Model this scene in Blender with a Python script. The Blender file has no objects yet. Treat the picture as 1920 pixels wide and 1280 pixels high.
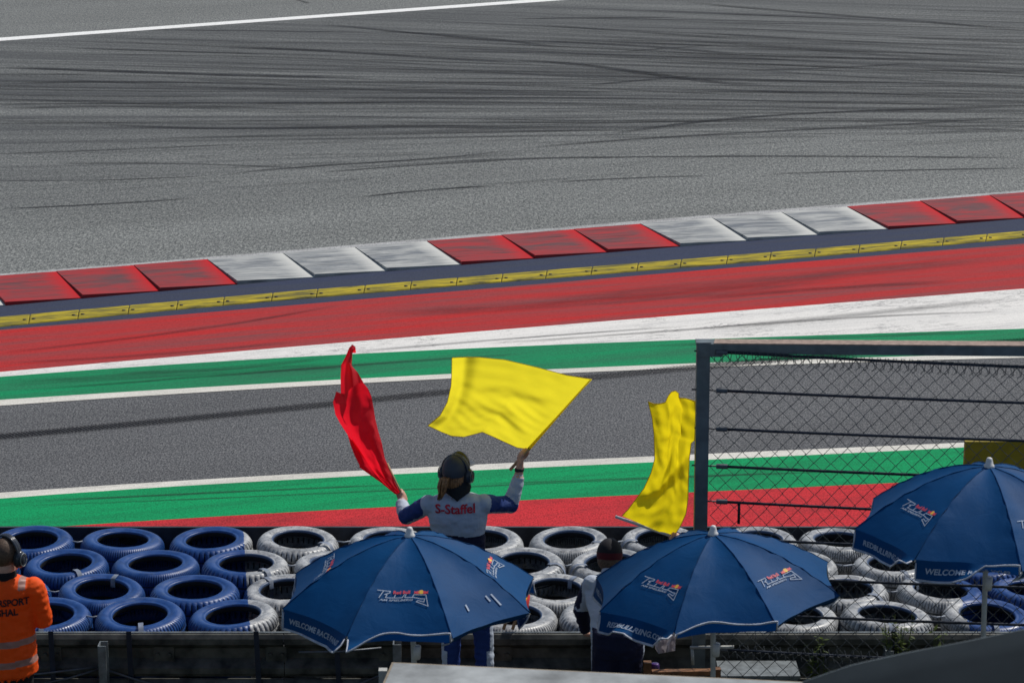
import bpy, bmesh, math, random
import numpy as np
from mathutils import Vector, Matrix, noise as mnoise
from mathutils.bvhtree import BVHTree
from mathutils.kdtree import KDTree

random.seed(7); rng = np.random.default_rng(7)
S = bpy.context.scene; C = S.collection
R_ = math.radians

# ------------------------------------------------------------------ camera, sky, sun, exposure
CAM_H = 7.2; PITCH = R_(14.56); FPX = 4600.0           # FPX: focal length in pixels of a 1920 px wide frame
cam_d = bpy.data.cameras.new('camera'); cam = bpy.data.objects.new('camera', cam_d); C.objects.link(cam)
cam.location = (0, 0, CAM_H); cam.rotation_euler = (math.pi/2 - PITCH, 0, 0)
cam_d.sensor_width = 36; cam_d.lens = FPX/1920*36; cam_d.clip_start = .1; cam_d.clip_end = 2000
cam_d.dof.use_dof = True; cam_d.dof.focus_distance = 30.0; cam_d.dof.aperture_fstop = 9
S.camera = cam
SUN_AZ = R_(48); SUN_EL = R_(51)                        # azimuth from +Y towards +X
world = bpy.data.worlds.new('World'); S.world = world; world.use_nodes = True
wn = world.node_tree; sky = wn.nodes.new('ShaderNodeTexSky'); sky.sky_type = 'NISHITA'; sky.sun_disc = False
sky.sun_elevation = SUN_EL; sky.sun_rotation = SUN_AZ
bg = wn.nodes['Background']; bg.inputs['Strength'].default_value = .078
wn.links.new(sky.outputs[0], bg.inputs['Color'])
sun_d = bpy.data.lights.new('sun', 'SUN'); sun_d.energy = 3.7; sun_d.angle = R_(.5); sun_d.color = (1, .96, .89)
sun = bpy.data.objects.new('sun', sun_d); C.objects.link(sun)
sdir = Vector((math.sin(SUN_AZ)*math.cos(SUN_EL), math.cos(SUN_AZ)*math.cos(SUN_EL), math.sin(SUN_EL)))
sun.rotation_euler = sdir.to_track_quat('Z', 'Y').to_euler(); sun.location = sdir*40
S.view_settings.view_transform = 'Standard'; S.view_settings.look = 'None'
S.view_settings.exposure = 0; S.view_settings.gamma = 1; S.view_settings.use_curve_mapping = False
S.render.engine = 'CYCLES'; S.cycles.transparent_max_bounces = 48; S.cycles.max_bounces = 8

# ------------------------------------------------------------------ photo measurements -> places
ct, st = math.cos(PITCH), math.sin(PITCH)
def ray(px, py):
    a, b = px-960, 640-py
    return Vector((a, ct*FPX + st*b, -st*FPX + ct*b))
def G(px, py, z=0.0):                                    # where that sight line meets the height z
    d = ray(px, py); t = (z-CAM_H)/d.z
    return Vector((d.x*t, d.y*t, z))
def V(px, py, Y):                                        # ... or the distance Y
    d = ray(px, py); t = Y/d.y
    return Vector((d.x*t, Y, CAM_H+d.z*t))
def PX(p):
    x, y, z = p[0], p[1], p[2]-CAM_H
    f = y*ct - z*st; u = y*st + z*ct
    return 960+FPX*x/f, 640-FPX*u/f

# ------------------------------------------------------------------ materials
def srgb(r, g, b):
    f = lambda c: c/12.92 if c <= .04045 else ((c+.055)/1.055)**2.4
    return (f(r/255), f(g/255), f(b/255), 1)
class NT:
    def __init__(s, name):
        s.m = bpy.data.materials.new(name); s.m.use_nodes = True
        s.t = s.m.node_tree; s.b = s.t.nodes['Principled BSDF']; s.out = s.t.nodes['Material Output']
    def n(s, typ, **kw):
        o = s.t.nodes.new('ShaderNode'+typ)
        for k, v in kw.items(): setattr(o, k, v)
        return o
    def l(s, a, b): s.t.links.new(a, b)
    def pos(s): return s.n('NewGeometry').outputs['Position']
    def obj(s): return s.n('TexCoord').outputs['Object']
    def uv(s): return s.n('TexCoord').outputs['UV']
    def mapv(s, src, rot=0, sc=(1, 1, 1), loc=(0, 0, 0)):     # turn first, stretch afterwards
        if rot:
            m = s.n('Mapping'); s.l(src, m.inputs[0]); m.inputs['Rotation'].default_value = (0, 0, rot); src = m.outputs[0]
        m = s.n('Mapping'); s.l(src, m.inputs[0])
        m.inputs['Scale'].default_value = sc; m.inputs['Location'].default_value = loc; return m.outputs[0]
    def noise(s, vec, scale, detail=4, rough=.55, dist=0):
        o = s.n('TexNoise'); s.l(vec, o.inputs['Vector']); o.inputs['Scale'].default_value = scale
        o.inputs['Detail'].default_value = detail; o.inputs['Roughness'].default_value = rough
        o.inputs['Distortion'].default_value = dist; return o.outputs['Fac']
    def ramp(s, f, pts):
        o = s.n('ValToRGB'); s.l(f, o.inputs[0]); e = o.color_ramp.elements
        while len(e) < len(pts): e.new(.5)
        for q, (p, c) in zip(e, pts):
            q.position = p; q.color = c if not isinstance(c, (int, float)) else (c, c, c, 1)
        return o.outputs[0]
    def mix(s, fac, a, b, mode='MIX'):
        o = s.n('MixRGB', blend_type=mode)
        for i, v in enumerate((fac, a, b)):
            if isinstance(v, (int, float)): o.inputs[i].default_value = v if i == 0 else (v, v, v, 1)
            elif isinstance(v, tuple): o.inputs[i].default_value = v
            else: s.l(v, o.inputs[i])
        return o.outputs[0]
    def math(s, op, a, b=0, c=0):
        o = s.n('Math', operation=op)
        for i, v in enumerate((a, b, c)):
            if isinstance(v, (int, float)): o.inputs[i].default_value = v
            else: s.l(v, o.inputs[i])
        return o.outputs[0]
    def col(s, c):
        if isinstance(c, tuple): s.b.inputs['Base Color'].default_value = c
        else: s.l(c, s.b.inputs['Base Color'])
    def rough(s, r, spec=.5):
        if isinstance(r, (int, float)): s.b.inputs['Roughness'].default_value = r
        else: s.l(r, s.b.inputs['Roughness'])
        s.b.inputs['Specular IOR Level'].default_value = spec
    def bump(s, h, strength=.3, dist=.01):
        o = s.n('Bump'); s.l(h, o.inputs['Height']); o.inputs['Strength'].default_value = strength
        o.inputs['Distance'].default_value = dist; s.l(o.outputs[0], s.b.inputs['Normal'])

def simple(name, c, rough=.6, var=.25, nscale=14, bump=.15, bscale=60, spec=.4, metal=0, c2=None):
    t = NT(name); v = t.obj(); nz = t.noise(v, nscale, 5)
    d = tuple(x*(1-var) for x in c[:3])+(1,); u = c2 or tuple(min(1, x*(1+var)) for x in c[:3])+(1,)
    t.col(t.ramp(nz, [(.35, d), (.65, u)])); t.rough(rough, spec); t.b.inputs['Metallic'].default_value = metal
    if bump: t.bump(t.noise(v, bscale, 3), bump, .004)
    return t.m

def fabric(name, c, transl=.3, rough=.8, var=.1, sheen=0, wr=.25, wsc=9, spec=.3, tc=None):
    t = NT(name); v = t.obj(); nz = t.noise(v, 7, 4)
    d = tuple(x*(1-var) for x in c[:3])+(1,); u = tuple(min(1, x*(1+var)) for x in c[:3])+(1,)
    cc = t.ramp(nz, [(.3, d), (.7, u)]); t.col(cc); t.rough(rough, spec)
    w = t.noise(t.mapv(v, .6, (1, 1, .5)), wsc, 4, .6, .6)
    t.bump(w, wr, .02)
    if transl:
        tr = t.n('BsdfTranslucent'); tr.inputs[0].default_value = tc or c
        mx = t.n('MixShader'); mx.inputs[0].default_value = transl
        t.l(t.b.outputs[0], mx.inputs[1]); t.l(tr.outputs[0], mx.inputs[2]); t.l(mx.outputs[0], t.out.inputs[0])
    return t.m

kA, kB = G(0, 540), G(1920, 388)
KANG = math.atan2(kB.y-kA.y, kB.x-kA.x)                  # heading of the kerb

def asphalt(name, base, lo, hi, streak=None, gs=1.0, gy=.34):
    t = NT(name); p = t.pos(); q = t.mapv(p, 0, (gs, gs*gy, 1))
    g1 = t.noise(q, 30, 2, .75); g2 = t.noise(q, 64, 2, .75)
    big = t.noise(t.mapv(p, -KANG, (.12, .5, 1)), 1.0, 5, .6)
    g3 = t.noise(t.mapv(p, 0, (1, .34, 1)), 20, 2, .8)
    c = t.ramp(t.mix(.20 if streak else .08, t.mix(.5, g1, g2), g3), [(.40, lo), (.5, base), (.60, hi)])
    c = t.mix(1.0, c, t.ramp(big, [(.3, .88), (.7, 1.1)]), 'MULTIPLY')
    if streak:
        uv = t.uv(); at = t.n('VertexColor'); at.layer_name = 'rubber'
        sr = t.n('SeparateColor'); t.l(at.outputs[0], sr.inputs[0]); wear = sr.outputs[0]
        for (sc, dn, lo_, hi_, amt) in streak:
            sn = t.noise(t.mapv(uv, 0, sc), 1.0, dn, .62)
            f = t.math('MULTIPLY', t.ramp(sn, [(lo_, amt), (hi_, 0.)]), wear)
            c = t.mix(f, c, (.035, .037, .042, 1))
        c = t.mix(t.math('MULTIPLY', wear, .20), c, (.05, .053, .06, 1))
    t.col(c); t.rough(.9, .12); t.bump(t.mix(.5, g1, g2), .5, .008)
    return t.m

def paint(name, c, dirt, amt=.5, cracks=0, grime_sc=(.25, 3.5, 1), rough=.85, spec=.08, lo=.45, hi=.72, speck=.25):
    t = NT(name); p = t.pos(); m = t.mapv(p, -KANG, grime_sc)
    s1 = t.noise(m, 1.0, 6, .65); s2 = t.noise(t.mapv(p, -KANG-.05, (.5, 11, 1), (3, 8, 0)), 1.0, 4, .6)
    f = t.math('MULTIPLY', t.ramp(s1, [(lo, 0.), (hi, 1.)]), amt)
    cc = t.mix(f, c, dirt)
    cc = t.mix(t.math('MULTIPLY', t.ramp(s2, [(.55, 0.), (.75, 1.)]), amt*.6), cc, dirt)
    g = t.noise(t.mapv(p, 0, (1, .5, 1)), 70, 2, .75)
    cc = t.mix(1.0, cc, t.ramp(g, [(.36, 1-speck), (.58, 1.06)]), 'MULTIPLY')
    if cracks:
        w = t.noise(t.mapv(p, -KANG, (.3, 1.4, 1), (1, 5, 0)), 1.0, 7, .7, .4)
        b = t.ramp(w, [(.435, 0.), (.445, 1.), (.453, 0.), (.485, 0.), (.5, 1.), (.512, 0.), (.56, 0.), (.568, 1.), (.578, 0.)])
        k = t.ramp(t.noise(p, 1.3, 3), [(.42, 0.), (.56, 1.)])
        cc = t.mix(t.math('MULTIPLY', t.math('MULTIPLY', b, k), cracks), cc, (.12, .12, .13, 1))
        sp = t.ramp(t.noise(p, 9, 3, .7), [(.68, 0.), (.73, 1.)])
        cc = t.mix(t.math('MULTIPLY', sp, cracks*.6), cc, (.2, .2, .21, 1))
    t.col(cc); t.rough(rough, spec); t.bump(g, .3, .005)
    return t.m

M = {}
M['track'] = asphalt('track asphalt', (.166, .174, .170, 1), (.070, .074, .075, 1), (.305, .312, .296, 1),
    streak=[((.03, 1.1, 1), 5, .36, .56, .42), ((.03, 4.5, 1), 4, .40, .56, .42), ((.02, .35, 1), 3, .36, .62, .30)])
M['runoff'] = asphalt('dark run-off asphalt', (.098, .101, .108, 1), (.038, .04, .045, 1), (.215, .215, .215, 1), None, 1.7, .5)
M['red_paint'] = paint('red paint', (.45, .029, .029, 1), (.17, .07, .074, 1), .85, speck=.25, lo=.40, hi=.70)
M['red_fresh'] = paint('clean red paint', (.54, .034, .042, 1), (.2, .03, .035, 1), .6, speck=.38, grime_sc=(1, 2, 1))
M['green_paint'] = paint('green paint', (.010, .245, .10, 1), (.035, .12, .075, 1), .75, speck=.28, grime_sc=(.2, 3, 1), lo=.42)
M['green_fresh'] = paint('clean green paint', (.006, .295, .105, 1), (.012, .13, .06, 1), .6, speck=.32)
M['white_paint'] = paint('white paint', (.72, .70, .665, 1), (.40, .40, .40, 1), .4, speck=.12, cracks=.7)
M['line_paint'] = paint('white line paint', (.66, .64, .58, 1), (.4, .38, .34, 1), .5, speck=.15, cracks=.3)
M['far_line'] = paint('far white line paint', (.82, .82, .80, 1), (.6, .6, .6, 1), .3)
M['worn_line'] = paint('worn white line paint', (.45, .45, .45, 1), (.2, .2, .2, 1), .9, grime_sc=(1.5, 6, 1), speck=.45)
M['navy_paint'] = paint('navy paint', (.045, .055, .095, 1), (.06, .065, .075, 1), .6)
def kerbmat(name, c, dirt, amt):
    t = NT(name); p = t.pos(); uv = t.uv()
    s = t.noise(t.mapv(p, -KANG, (1.1, 4.0, 1)), 1.0, 6, .7, .5)
    sx = t.n('SeparateXYZ'); t.l(uv, sx.inputs[0])
    clean = t.ramp(sx.outputs[0], [(.0, 1.), (.72, 1.), (.96, .0)])   # rubber wears off only where tyres touch, the dip before the next step stays clean
    mid = t.ramp(sx.outputs[1], [(0., .6), (.3, 1.), (.75, 1.), (1., .65)])
    f = t.math('MULTIPLY', t.math('MULTIPLY', t.ramp(s, [(.34, 0.30), (.62, 1.)]), clean), t.math('MULTIPLY', mid, amt))
    cc = t.mix(f, c, dirt)
    s2 = t.ramp(t.noise(t.mapv(p, -KANG, (1.2, 14, 1)), 1.0, 4, .6), [(.52, 0.), (.7, 1.)])
    cc = t.mix(t.math('MULTIPLY', t.math('MULTIPLY', s2, clean), amt*.8), cc, tuple(x*.55 for x in dirt[:3])+(1,))
    t.col(cc); t.rough(.75, .12); t.bump(t.noise(p, 45, 3), .25, .004)
    return t.m
M['kerb_red'] = kerbmat('kerb red', (.47, .016, .02, 1), (.125, .062, .066, 1), 1.0)
M['kerb_white'] = kerbmat('kerb white', (.55, .55, .52, 1), (.15, .165, .185, 1), 1.0)
t = NT('worn yellow'); p = t.pos()
s = t.noise(t.mapv(p, -KANG, (.8, 5, 1)), 2.0, 6, .7, .5)
cc = t.ramp(s, [(.36, (.09, .085, .045, 1)), (.46, (.24, .20, .035, 1)), (.58, (.40, .315, .03, 1)), (.70, (.60, .45, .03, 1))])
t.col(cc); t.rough(.85, .1); t.bump(s, .5, .01); M['kerb_yellow'] = t.m
M['bolt'] = simple('dark bolt', (.02, .015, .012, 1), .6)
M['slot'] = simple('drain slot', (.010, .010, .013, 1), .9, bump=0, spec=.05)

# rubber skid marks: a thin film, opaque where more rubber lies
t = NT('skid rubber'); uv = t.uv(); sx = t.n('SeparateXYZ'); t.l(uv, sx.inputs[0])
at = t.n('VertexColor'); at.layer_name = 'rubber'
sr = t.n('SeparateColor'); t.l(at.outputs[0], sr.inputs[0])
edge = t.ramp(sx.outputs[1], [(0., 0.), (.3, 1.), (.7, 1.), (1., 0.)])
nz = t.ramp(t.noise(t.mapv(uv, 0, (9, 3, 1)), 1.0, 5, .7), [(.34, .25), (.58, 1.)])
gr = t.ramp(t.noise(t.pos(), 40, 2, .7), [(.35, .7), (.55, 1.)])
f = t.math('MULTIPLY', t.math('MULTIPLY', edge, nz), t.math('MULTIPLY', sr.outputs[0], gr))
t.col((.022, .023, .027, 1)); t.rough(.75, .15)
tr = t.n('BsdfTransparent'); mx = t.n('MixShader'); t.l(f, mx.inputs[0]); t.l(tr.outputs[0], mx.inputs[1]); t.l(t.b.outputs[0], mx.inputs[2])
t.l(mx.outputs[0], t.out.inputs[0]); M['skid'] = t.m

# tyre paint: one wall painted blue - white - blue with straight borders across the stacks
def plane(p0, p1):
    d = (p1-p0).normalized(); n = Vector((d.y, -d.x, 0))
    if n.x < 0: n = -n
    return n, n.dot(p0)
nL, dL = plane(G(457, 1005, 1.1), G(467, 1150, 1.1)); nR, dR = plane(G(1765, 1010, 1.1), G(1808, 1140, 1.1))
def tyremat(name, inner=False):
    t = NT(name); p = t.pos(); ob = t.obj()
    wob = t.math('MULTIPLY', t.math('SUBTRACT', t.noise(p, 18, 3), .5), .02)
    def sd(n, d):
        o = t.n('VectorMath', operation='DOT_PRODUCT'); t.l(p, o.inputs[0]); o.inputs[1].default_value = tuple(n)
        return t.math('ADD', t.math('SUBTRACT', o.outputs['Value'], d), wob)
    a = t.math('GREATER_THAN', sd(nL, dL), 0); b = t.math('LESS_THAN', sd(nR, dR), 0)
    w = t.math('MULTIPLY', a, b)
    n1 = t.noise(p, 9, 6, .65); n2 = t.noise(p, 40, 4, .7)
    n3 = t.noise(t.mapv(ob, 0, (1, 1, 5)), 6, 5, .7); n4 = t.noise(p, 110, 3, .7)
    blue = t.ramp(n1, [(.3, (.007, .030, .12, 1)), (.5, (.010, .052, .20, 1)), (.75, (.035, .085, .235, 1))])
    blue = t.mix(t.ramp(n3, [(.55, 0.), (.72, .4)]), blue, (.075, .11, .20, 1))
    blue = t.mix(t.ramp(n2, [(.60, 0.), (.70, .7)]), blue, (.014, .022, .05, 1))
    white = t.ramp(n1, [(.3, (.19, .195, .205, 1)), (.5, (.36, .37, .38, 1)), (.7, (.54, .54, .53, 1))])
    white = t.mix(t.ramp(n3, [(.50, 0.), (.66, .7)]), white, (.10, .105, .115, 1))
    white = t.mix(t.ramp(n2, [(.53, 0.), (.66, .8)]), white, (.075, .08, .09, 1))
    white = t.mix(t.ramp(n4, [(.60, 0.), (.70, .6)]), white, (.05, .055, .06, 1))
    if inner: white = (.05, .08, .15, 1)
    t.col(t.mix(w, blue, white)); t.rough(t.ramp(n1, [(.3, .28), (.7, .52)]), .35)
    t.bump(t.mix(.5, n1, n2), .12, .004)
    return t.m
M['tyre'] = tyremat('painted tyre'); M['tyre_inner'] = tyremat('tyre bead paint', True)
M['rubber'] = simple('black rubber', (.012, .013, .016, 1), .7)
M['strap'] = simple('grey strap', (.16, .19, .25, 1), .6); M['strap_dark'] = simple('dark strap', (.012, .018, .035, 1), .6)
M['cord'] = simple('pale cord', (.30, .33, .38, 1), .6)
M['belt'] = simple('conveyor belt', (.022, .026, .036, 1), .6, var=.4, nscale=9)
M['rail'] = simple('weathered galvanised rail', (.040, .045, .043, 1), .55, var=.6, nscale=7, c2=(.11, .11, .095, 1), metal=.1)
M['galv'] = simple('galvanised steel', (.17, .19, .20, 1), .5, var=.3, metal=.3)
M['post'] = simple('grey painted post', (.12, .145, .158, 1), .5, var=.2, nscale=10, metal=.2)
M['rust'] = simple('rusty steel top', (.30, .22, .18, 1), .8, var=.25, nscale=25)
M['wire'] = simple('fence wire', (.085, .095, .105, 1), .5, metal=.2)
M['cable'] = simple('steel cable', (.022, .028, .042, 1), .45, metal=.3)
M['ferrule'] = simple('cable ferrule', (.10, .11, .125, 1), .5, metal=.4)
M['navy_cloth'] = fabric('navy umbrella cloth', (.002, .058, .182, 1), .14, .6, .06, wr=.22, wsc=7, spec=.1, tc=(.002, .05, .26, 1))
M['seam'] = simple('navy seam tape', (.002, .036, .12, 1), .8, bump=0, spec=.1)
M['piping'] = simple('pale piping', (.42, .45, .52, 1), .6)
M['logo_white'] = simple('printed pale grey', (.36, .42, .52, 1), .7, var=.1, bump=0, spec=.1)
M['logo_red'] = simple('printed red', (.60, .05, .07, 1), .6, var=.1, bump=0)
M['logo_yellow'] = simple('printed yellow', (.75, .45, .06, 1), .6, var=.1, bump=0)
M['white_plastic'] = simple('white plastic', (.62, .62, .62, 1), .4, var=.06)
M['pole'] = simple('pale pole', (.45, .45, .42, 1), .5, var=.12)
M['flag_yellow'] = fabric('yellow flag cloth', (.90, .76, .03, 1), .68, .6, .03, wr=.08, wsc=6, tc=(.97, .83, .03, 1))
M['flag_yellow_dark'] = fabric('yellow nylon cloth', (.86, .69, .014, 1), .66, .6, .03, wr=.12, wsc=6, tc=(.97, .77, .01, 1))
M['flag_red'] = fabric('red flag cloth', (.66, .014, .03, 1), .55, .6, .04, wr=.12, wsc=8, tc=(.95, .012, .03, 1))
M['hem_y'] = fabric('yellow hem', (.72, .53, .02, 1), .4, .7, .05, wr=.1)
M['wood'] = simple('pale wood', (.36, .22, .11, 1), .6, var=.25, nscale=20)
M['wood_dark'] = simple('brown wood', (.17, .075, .03, 1), .6, var=.35, nscale=18)
M['suit_white'] = fabric('white race suit', (.42, .47, .56, 1), 0, .75, .08, wr=.35, wsc=22)
M['suit_blue'] = fabric('blue suit cloth', (.010, .035, .17, 1), 0, .7, .12, wr=.35, wsc=22)
M['suit_navy'] = fabric('navy suit cloth', (.008, .011, .04, 1), 0, .8, .12, wr=.3, wsc=20)
M['skin'] = simple('skin', (.52, .29, .21, 1), .5, var=.12, nscale=40)
M['hair_brown'] = simple('brown hair', (.26, .125, .05, 1), .45, var=.5, nscale=60)
M['hair_dark'] = simple('short brown hair', (.085, .052, .034, 1), .6, var=.4, nscale=90, bump=.5, bscale=150)
M['cap'] = fabric('dark grey cap cloth', (.042, .050, .066, 1), 0, .5, .15, wr=.25)
M['cap_front'] = simple('glossy black plastic', (.012, .014, .018, 1), .22, bump=0)
M['cap_black'] = fabric('black cap cloth', (.014, .013, .017, 1), 0, .8, .15, wr=.2)
M['cap_red'] = fabric('red cap band', (.075, .006, .012, 1), 0, .8, .15, wr=.2)
M['scarf'] = fabric('charcoal scarf', (.012, .014, .017, 1), 0, .9, .2, wr=.5, wsc=18)
M['earcup'] = simple('black ear cup', (.026, .032, .044, 1), .25, bump=0)
M['orange'] = fabric('hi-vis orange cloth', (.95, .10, .005, 1), .15, .7, .08, wr=.4, wsc=9, tc=(.95, .10, .005, 1))
M['reflect'] = simple('reflective tape', (.34, .17, .14, 1), .5, var=.12)
M['black_cloth'] = fabric('black cloth', (.008, .008, .011, 1), 0, .9, .2)
M['print_black'] = simple('black print', (.015, .01, .01, 1), .7, bump=0)
M['print_red'] = simple('red print', (.50, .012, .03, 1), .7, bump=0)
M['roof'] = simple('pale grey roof sheet', (.28, .295, .30, 1), .7, var=.42, nscale=3, spec=.2)
M['roof_edge'] = simple('brown roof edge', (.22, .18, .13, 1), .6)
M['tarp'] = fabric('dark grey tarpaulin', (.015, .021, .026, 1), 0, .85, .12, wr=.15, wsc=2, spec=.08)
M['olive'] = simple('yellow board', (.30, .22, .008, 1), .5, var=.1)
M['earth'] = simple('dark earth and grass', (.035, .04, .02, 1), .95, var=.6, nscale=3)
M['leaf'] = fabric('weed leaf', (.075, .105, .022, 1), .35, .6, .3, tc=(.12, .17, .02, 1))
M['pale_cloth'] = fabric('white cloth', (.52, .48, .52, 1), .15, .8, .1, wr=.4)
M['stripe_red'] = fabric('red flag stripe', (.55, .02, .015, 1), .3, .7, .05)
M['can'] = simple('purple can', (.06, .02, .14, 1), .35, bump=0)

# ------------------------------------------------------------------ object helpers
ORG = {}
def _tag(o, label=None, cat=None, group=None, kind=None):
    for k, v in (('label', label), ('category', cat), ('group', group), ('kind', kind)):
        if v: o[k] = v
    return o
def thing(name, loc, label, cat, group=None):
    o = bpy.data.objects.new(name, None); C.objects.link(o); o.location = loc; o.empty_display_size = .1
    ORG[o.name] = Vector(loc); return _tag(o, label, cat, group)
def obj(name, verts, faces, mats, parent=None, slots=None, smooth=True, uvs=None, loc=None, **tags):
    vs = [Vector(v) for v in verts]
    if parent is not None: org = ORG[parent.name]
    elif loc is not None: org = Vector(loc)
    else:
        a = np.array(vs); org = Vector((a[:, 0].mean(), a[:, 1].mean(), a[:, 2].min()))
    me = bpy.data.meshes.new(name); me.from_pydata([v-org for v in vs], [], faces)
    mats = mats if isinstance(mats, (list, tuple)) else [mats]
    for m in mats: me.materials.append(m)
    if slots is not None: me.polygons.foreach_set('material_index', slots)
    me.polygons.foreach_set('use_smooth', [smooth]*len(me.polygons))
    if uvs is not None:
        ul = me.uv_layers.new(name='UVMap')
        for lp in me.loops: ul.data[lp.index].uv = uvs[lp.vertex_index]
    me.update()
    o = bpy.data.objects.new(name, me); C.objects.link(o)
    if parent is not None: o.parent = parent
    else: o.location = org
    ORG[o.name] = org
    return _tag(o, **tags)
class MB:                                                 # collects geometry into one mesh
    def __init__(s): s.v = []; s.f = []; s.s = []
    def add(s, v, f, slot=0):
        n = len(s.v); s.v += [Vector(x) for x in v]; s.f += [tuple(i+n for i in q) for q in f]; s.s += [slot]*len(f); return s
    def box(s, c, size, slot=0, ax=None):
        ax = ax or (Vector((1, 0, 0)), Vector((0, 1, 0)), Vector((0, 0, 1))); c = Vector(c); h = [x/2 for x in size]
        v = [c+ax[0]*(i*h[0])+ax[1]*(j*h[1])+ax[2]*(k*h[2]) for k in (-1, 1) for j in (-1, 1) for i in (-1, 1)]
        return s.add(v, [(0, 2, 3, 1), (4, 5, 7, 6), (0, 1, 5, 4), (2, 6, 7, 3), (0, 4, 6, 2), (1, 3, 7, 5)], slot)
    def bar(s, a, b, w, d, slot=0, up=Vector((0, 0, 1))):
        a, b = Vector(a), Vector(b); z = (b-a).normalized(); x = up.cross(z)
        if x.length < 1e-4: x = Vector((1, 0, 0)).cross(z)
        x.normalize(); y = z.cross(x)
        return s.box((a+b)/2, (w, d, (b-a).length), slot, (x, y, z))
    def tube(s, pts, r, n=8, slot=0, cap=True):
        v, f = tube(pts, r, n, cap); return s.add(v, f, slot)
    def build(s, name, mats, parent=None, smooth=True, **k):
        return obj(name, s.v, s.f, mats, parent, s.s, smooth, **k)
def tube(pts, r, n=8, cap=True):
    pts = [Vector(p) for p in pts]; rs = r if isinstance(r, (list, tuple)) else [r]*len(pts)
    v, f = [], []; x = None
    for i, p in enumerate(pts):
        z = (pts[min(i+1, len(pts)-1)]-pts[max(i-1, 0)]).normalized()
        if x is None:
            x = z.orthogonal().normalized()
        else: x = (x-z*x.dot(z)).normalized()
        y = z.cross(x); rr = rs[i]; ra, rb = rr if isinstance(rr, tuple) else (rr, rr)
        v += [p+x*(ra*math.cos(2*math.pi*k/n))+y*(rb*math.sin(2*math.pi*k/n)) for k in range(n)]
    for i in range(len(pts)-1):
        for k in range(n):
            a = i*n+k; b = i*n+(k+1) % n; f.append((a, b, b+n, a+n))
    if cap:
        f.append(tuple(reversed(range(n)))); f.append(tuple(range((len(pts)-1)*n, len(pts)*n)))
    return v, f
def capsule(pts, r, n=16):                                # tube with rounded ends
    pts = [Vector(p) for p in pts]; rs = list(r) if isinstance(r, (list, tuple)) else [r]*len(pts)
    d0 = (pts[0]-pts[1]).normalized(); d1 = (pts[-1]-pts[-2]).normalized()
    P, Q = [], []
    for a in (80, 55, 28): P.append(pts[0]+d0*rs[0]*math.sin(R_(a))); Q.append(rs[0]*math.cos(R_(a)))
    for i in range(len(pts)-1):
        m = max(2, int((pts[i+1]-pts[i]).length/.02))
        for k in range(m): P.append(pts[i].lerp(pts[i+1], k/m)); Q.append(rs[i]+(rs[i+1]-rs[i])*k/m)
    P.append(pts[-1]); Q.append(rs[-1])
    for a in (28, 55, 80): P.append(pts[-1]+d1*rs[-1]*math.sin(R_(a))); Q.append(rs[-1]*math.cos(R_(a)))
    return tube(P, Q, n)
def ellipsoid(c, r, ax=None, nu=24, nv=16, v0=0, v1=1):
    c = Vector(c); ax = ax or (Vector((1, 0, 0)), Vector((0, 1, 0)), Vector((0, 0, 1))); v, f = [], []
    for j in range(nv+1):
        t = math.pi*(v0+(v1-v0)*j/nv)
        for i in range(nu):
            a = 2*math.pi*i/nu
            v.append(c+ax[0]*(r[0]*math.sin(t)*math.cos(a))+ax[1]*(r[1]*math.sin(t)*math.sin(a))+ax[2]*(r[2]*math.cos(t)))
    for j in range(nv):
        for i in range(nu):
            a = j*nu+i; b = j*nu+(i+1) % nu; f.append((a, a+nu, b+nu, b))
    return v, f
def rings(rs, n=32):                                      # [(centre, x-axis, y-axis)] with axes carrying the radii
    v, f = [], []
    for c, x, y in rs: v += [c+x*math.cos(2*math.pi*k/n)+y*math.sin(2*math.pi*k/n) for k in range(n)]
    for i in range(len(rs)-1):
        for k in range(n):
            a = i*n+k; b = i*n+(k+1) % n; f.append((a, b, b+n, a+n))
    f.append(tuple(reversed(range(n)))); f.append(tuple(range((len(rs)-1)*n, len(rs)*n)))
    return v, f
def text2d(s, size, bold=0, shear=0, sx=1):
    c = bpy.data.curves.new('txt', 'FONT'); c.body = s; c.size = size; c.offset = bold*size; c.shear = shear
    c.align_x = 'CENTER'; c.align_y = 'CENTER'; c.resolution_u = 3
    o = bpy.data.objects.new('txt', c); C.objects.link(o); dg = bpy.context.evaluated_depsgraph_get(); dg.update()
    me = o.evaluated_get(dg).to_mesh(); v = [(a.co.x*sx, a.co.y) for a in me.vertices]; f = [tuple(p.vertices) for p in me.polygons]
    o.evaluated_get(dg).to_mesh_clear(); bpy.data.objects.remove(o); bpy.data.curves.remove(c); return v, f

# ------------------------------------------------------------------ ground, track and painted bands
def poly(pts, deg=3):
    a = np.array(pts, float); return np.poly1d(np.polyfit(a[:, 0], a[:, 1], min(deg, len(pts)-1)))
XS = list(np.linspace(-700, 2620, 84))
def band(name, top, bot, mat, z, xs=XS):
    v, f = [], []
    for x in xs: v += [G(x, bot(x), z), G(x, top(x), z)]
    for i in range(len(xs)-1): f.append((2*i, 2*i+2, 2*i+3, 2*i+1))
    return obj(name, v, f, mat, kind='structure', smooth=False)
v = [(-700, -300, -.002), (700, -300, -.002), (700, 1500, -.002), (-700, 1500, -.002)]
obj('ground', v, [(0, 1, 2, 3)], M['runoff'], kind='structure', smooth=False, loc=(0, 0, 0))
kback = poly([(0, 519), (105, 510), (250, 498), (388, 487), (530, 477), (665, 465), (800, 452), (940, 442), (1075, 432), (1200, 421), (1335, 411), (1465, 399), (1588, 388), (1725, 377), (1855, 367), (1920, 363)])
wline = poly([(0, 513), (400, 482), (800, 446), (1200, 415), (1590, 382), (1920, 357)])
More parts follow.
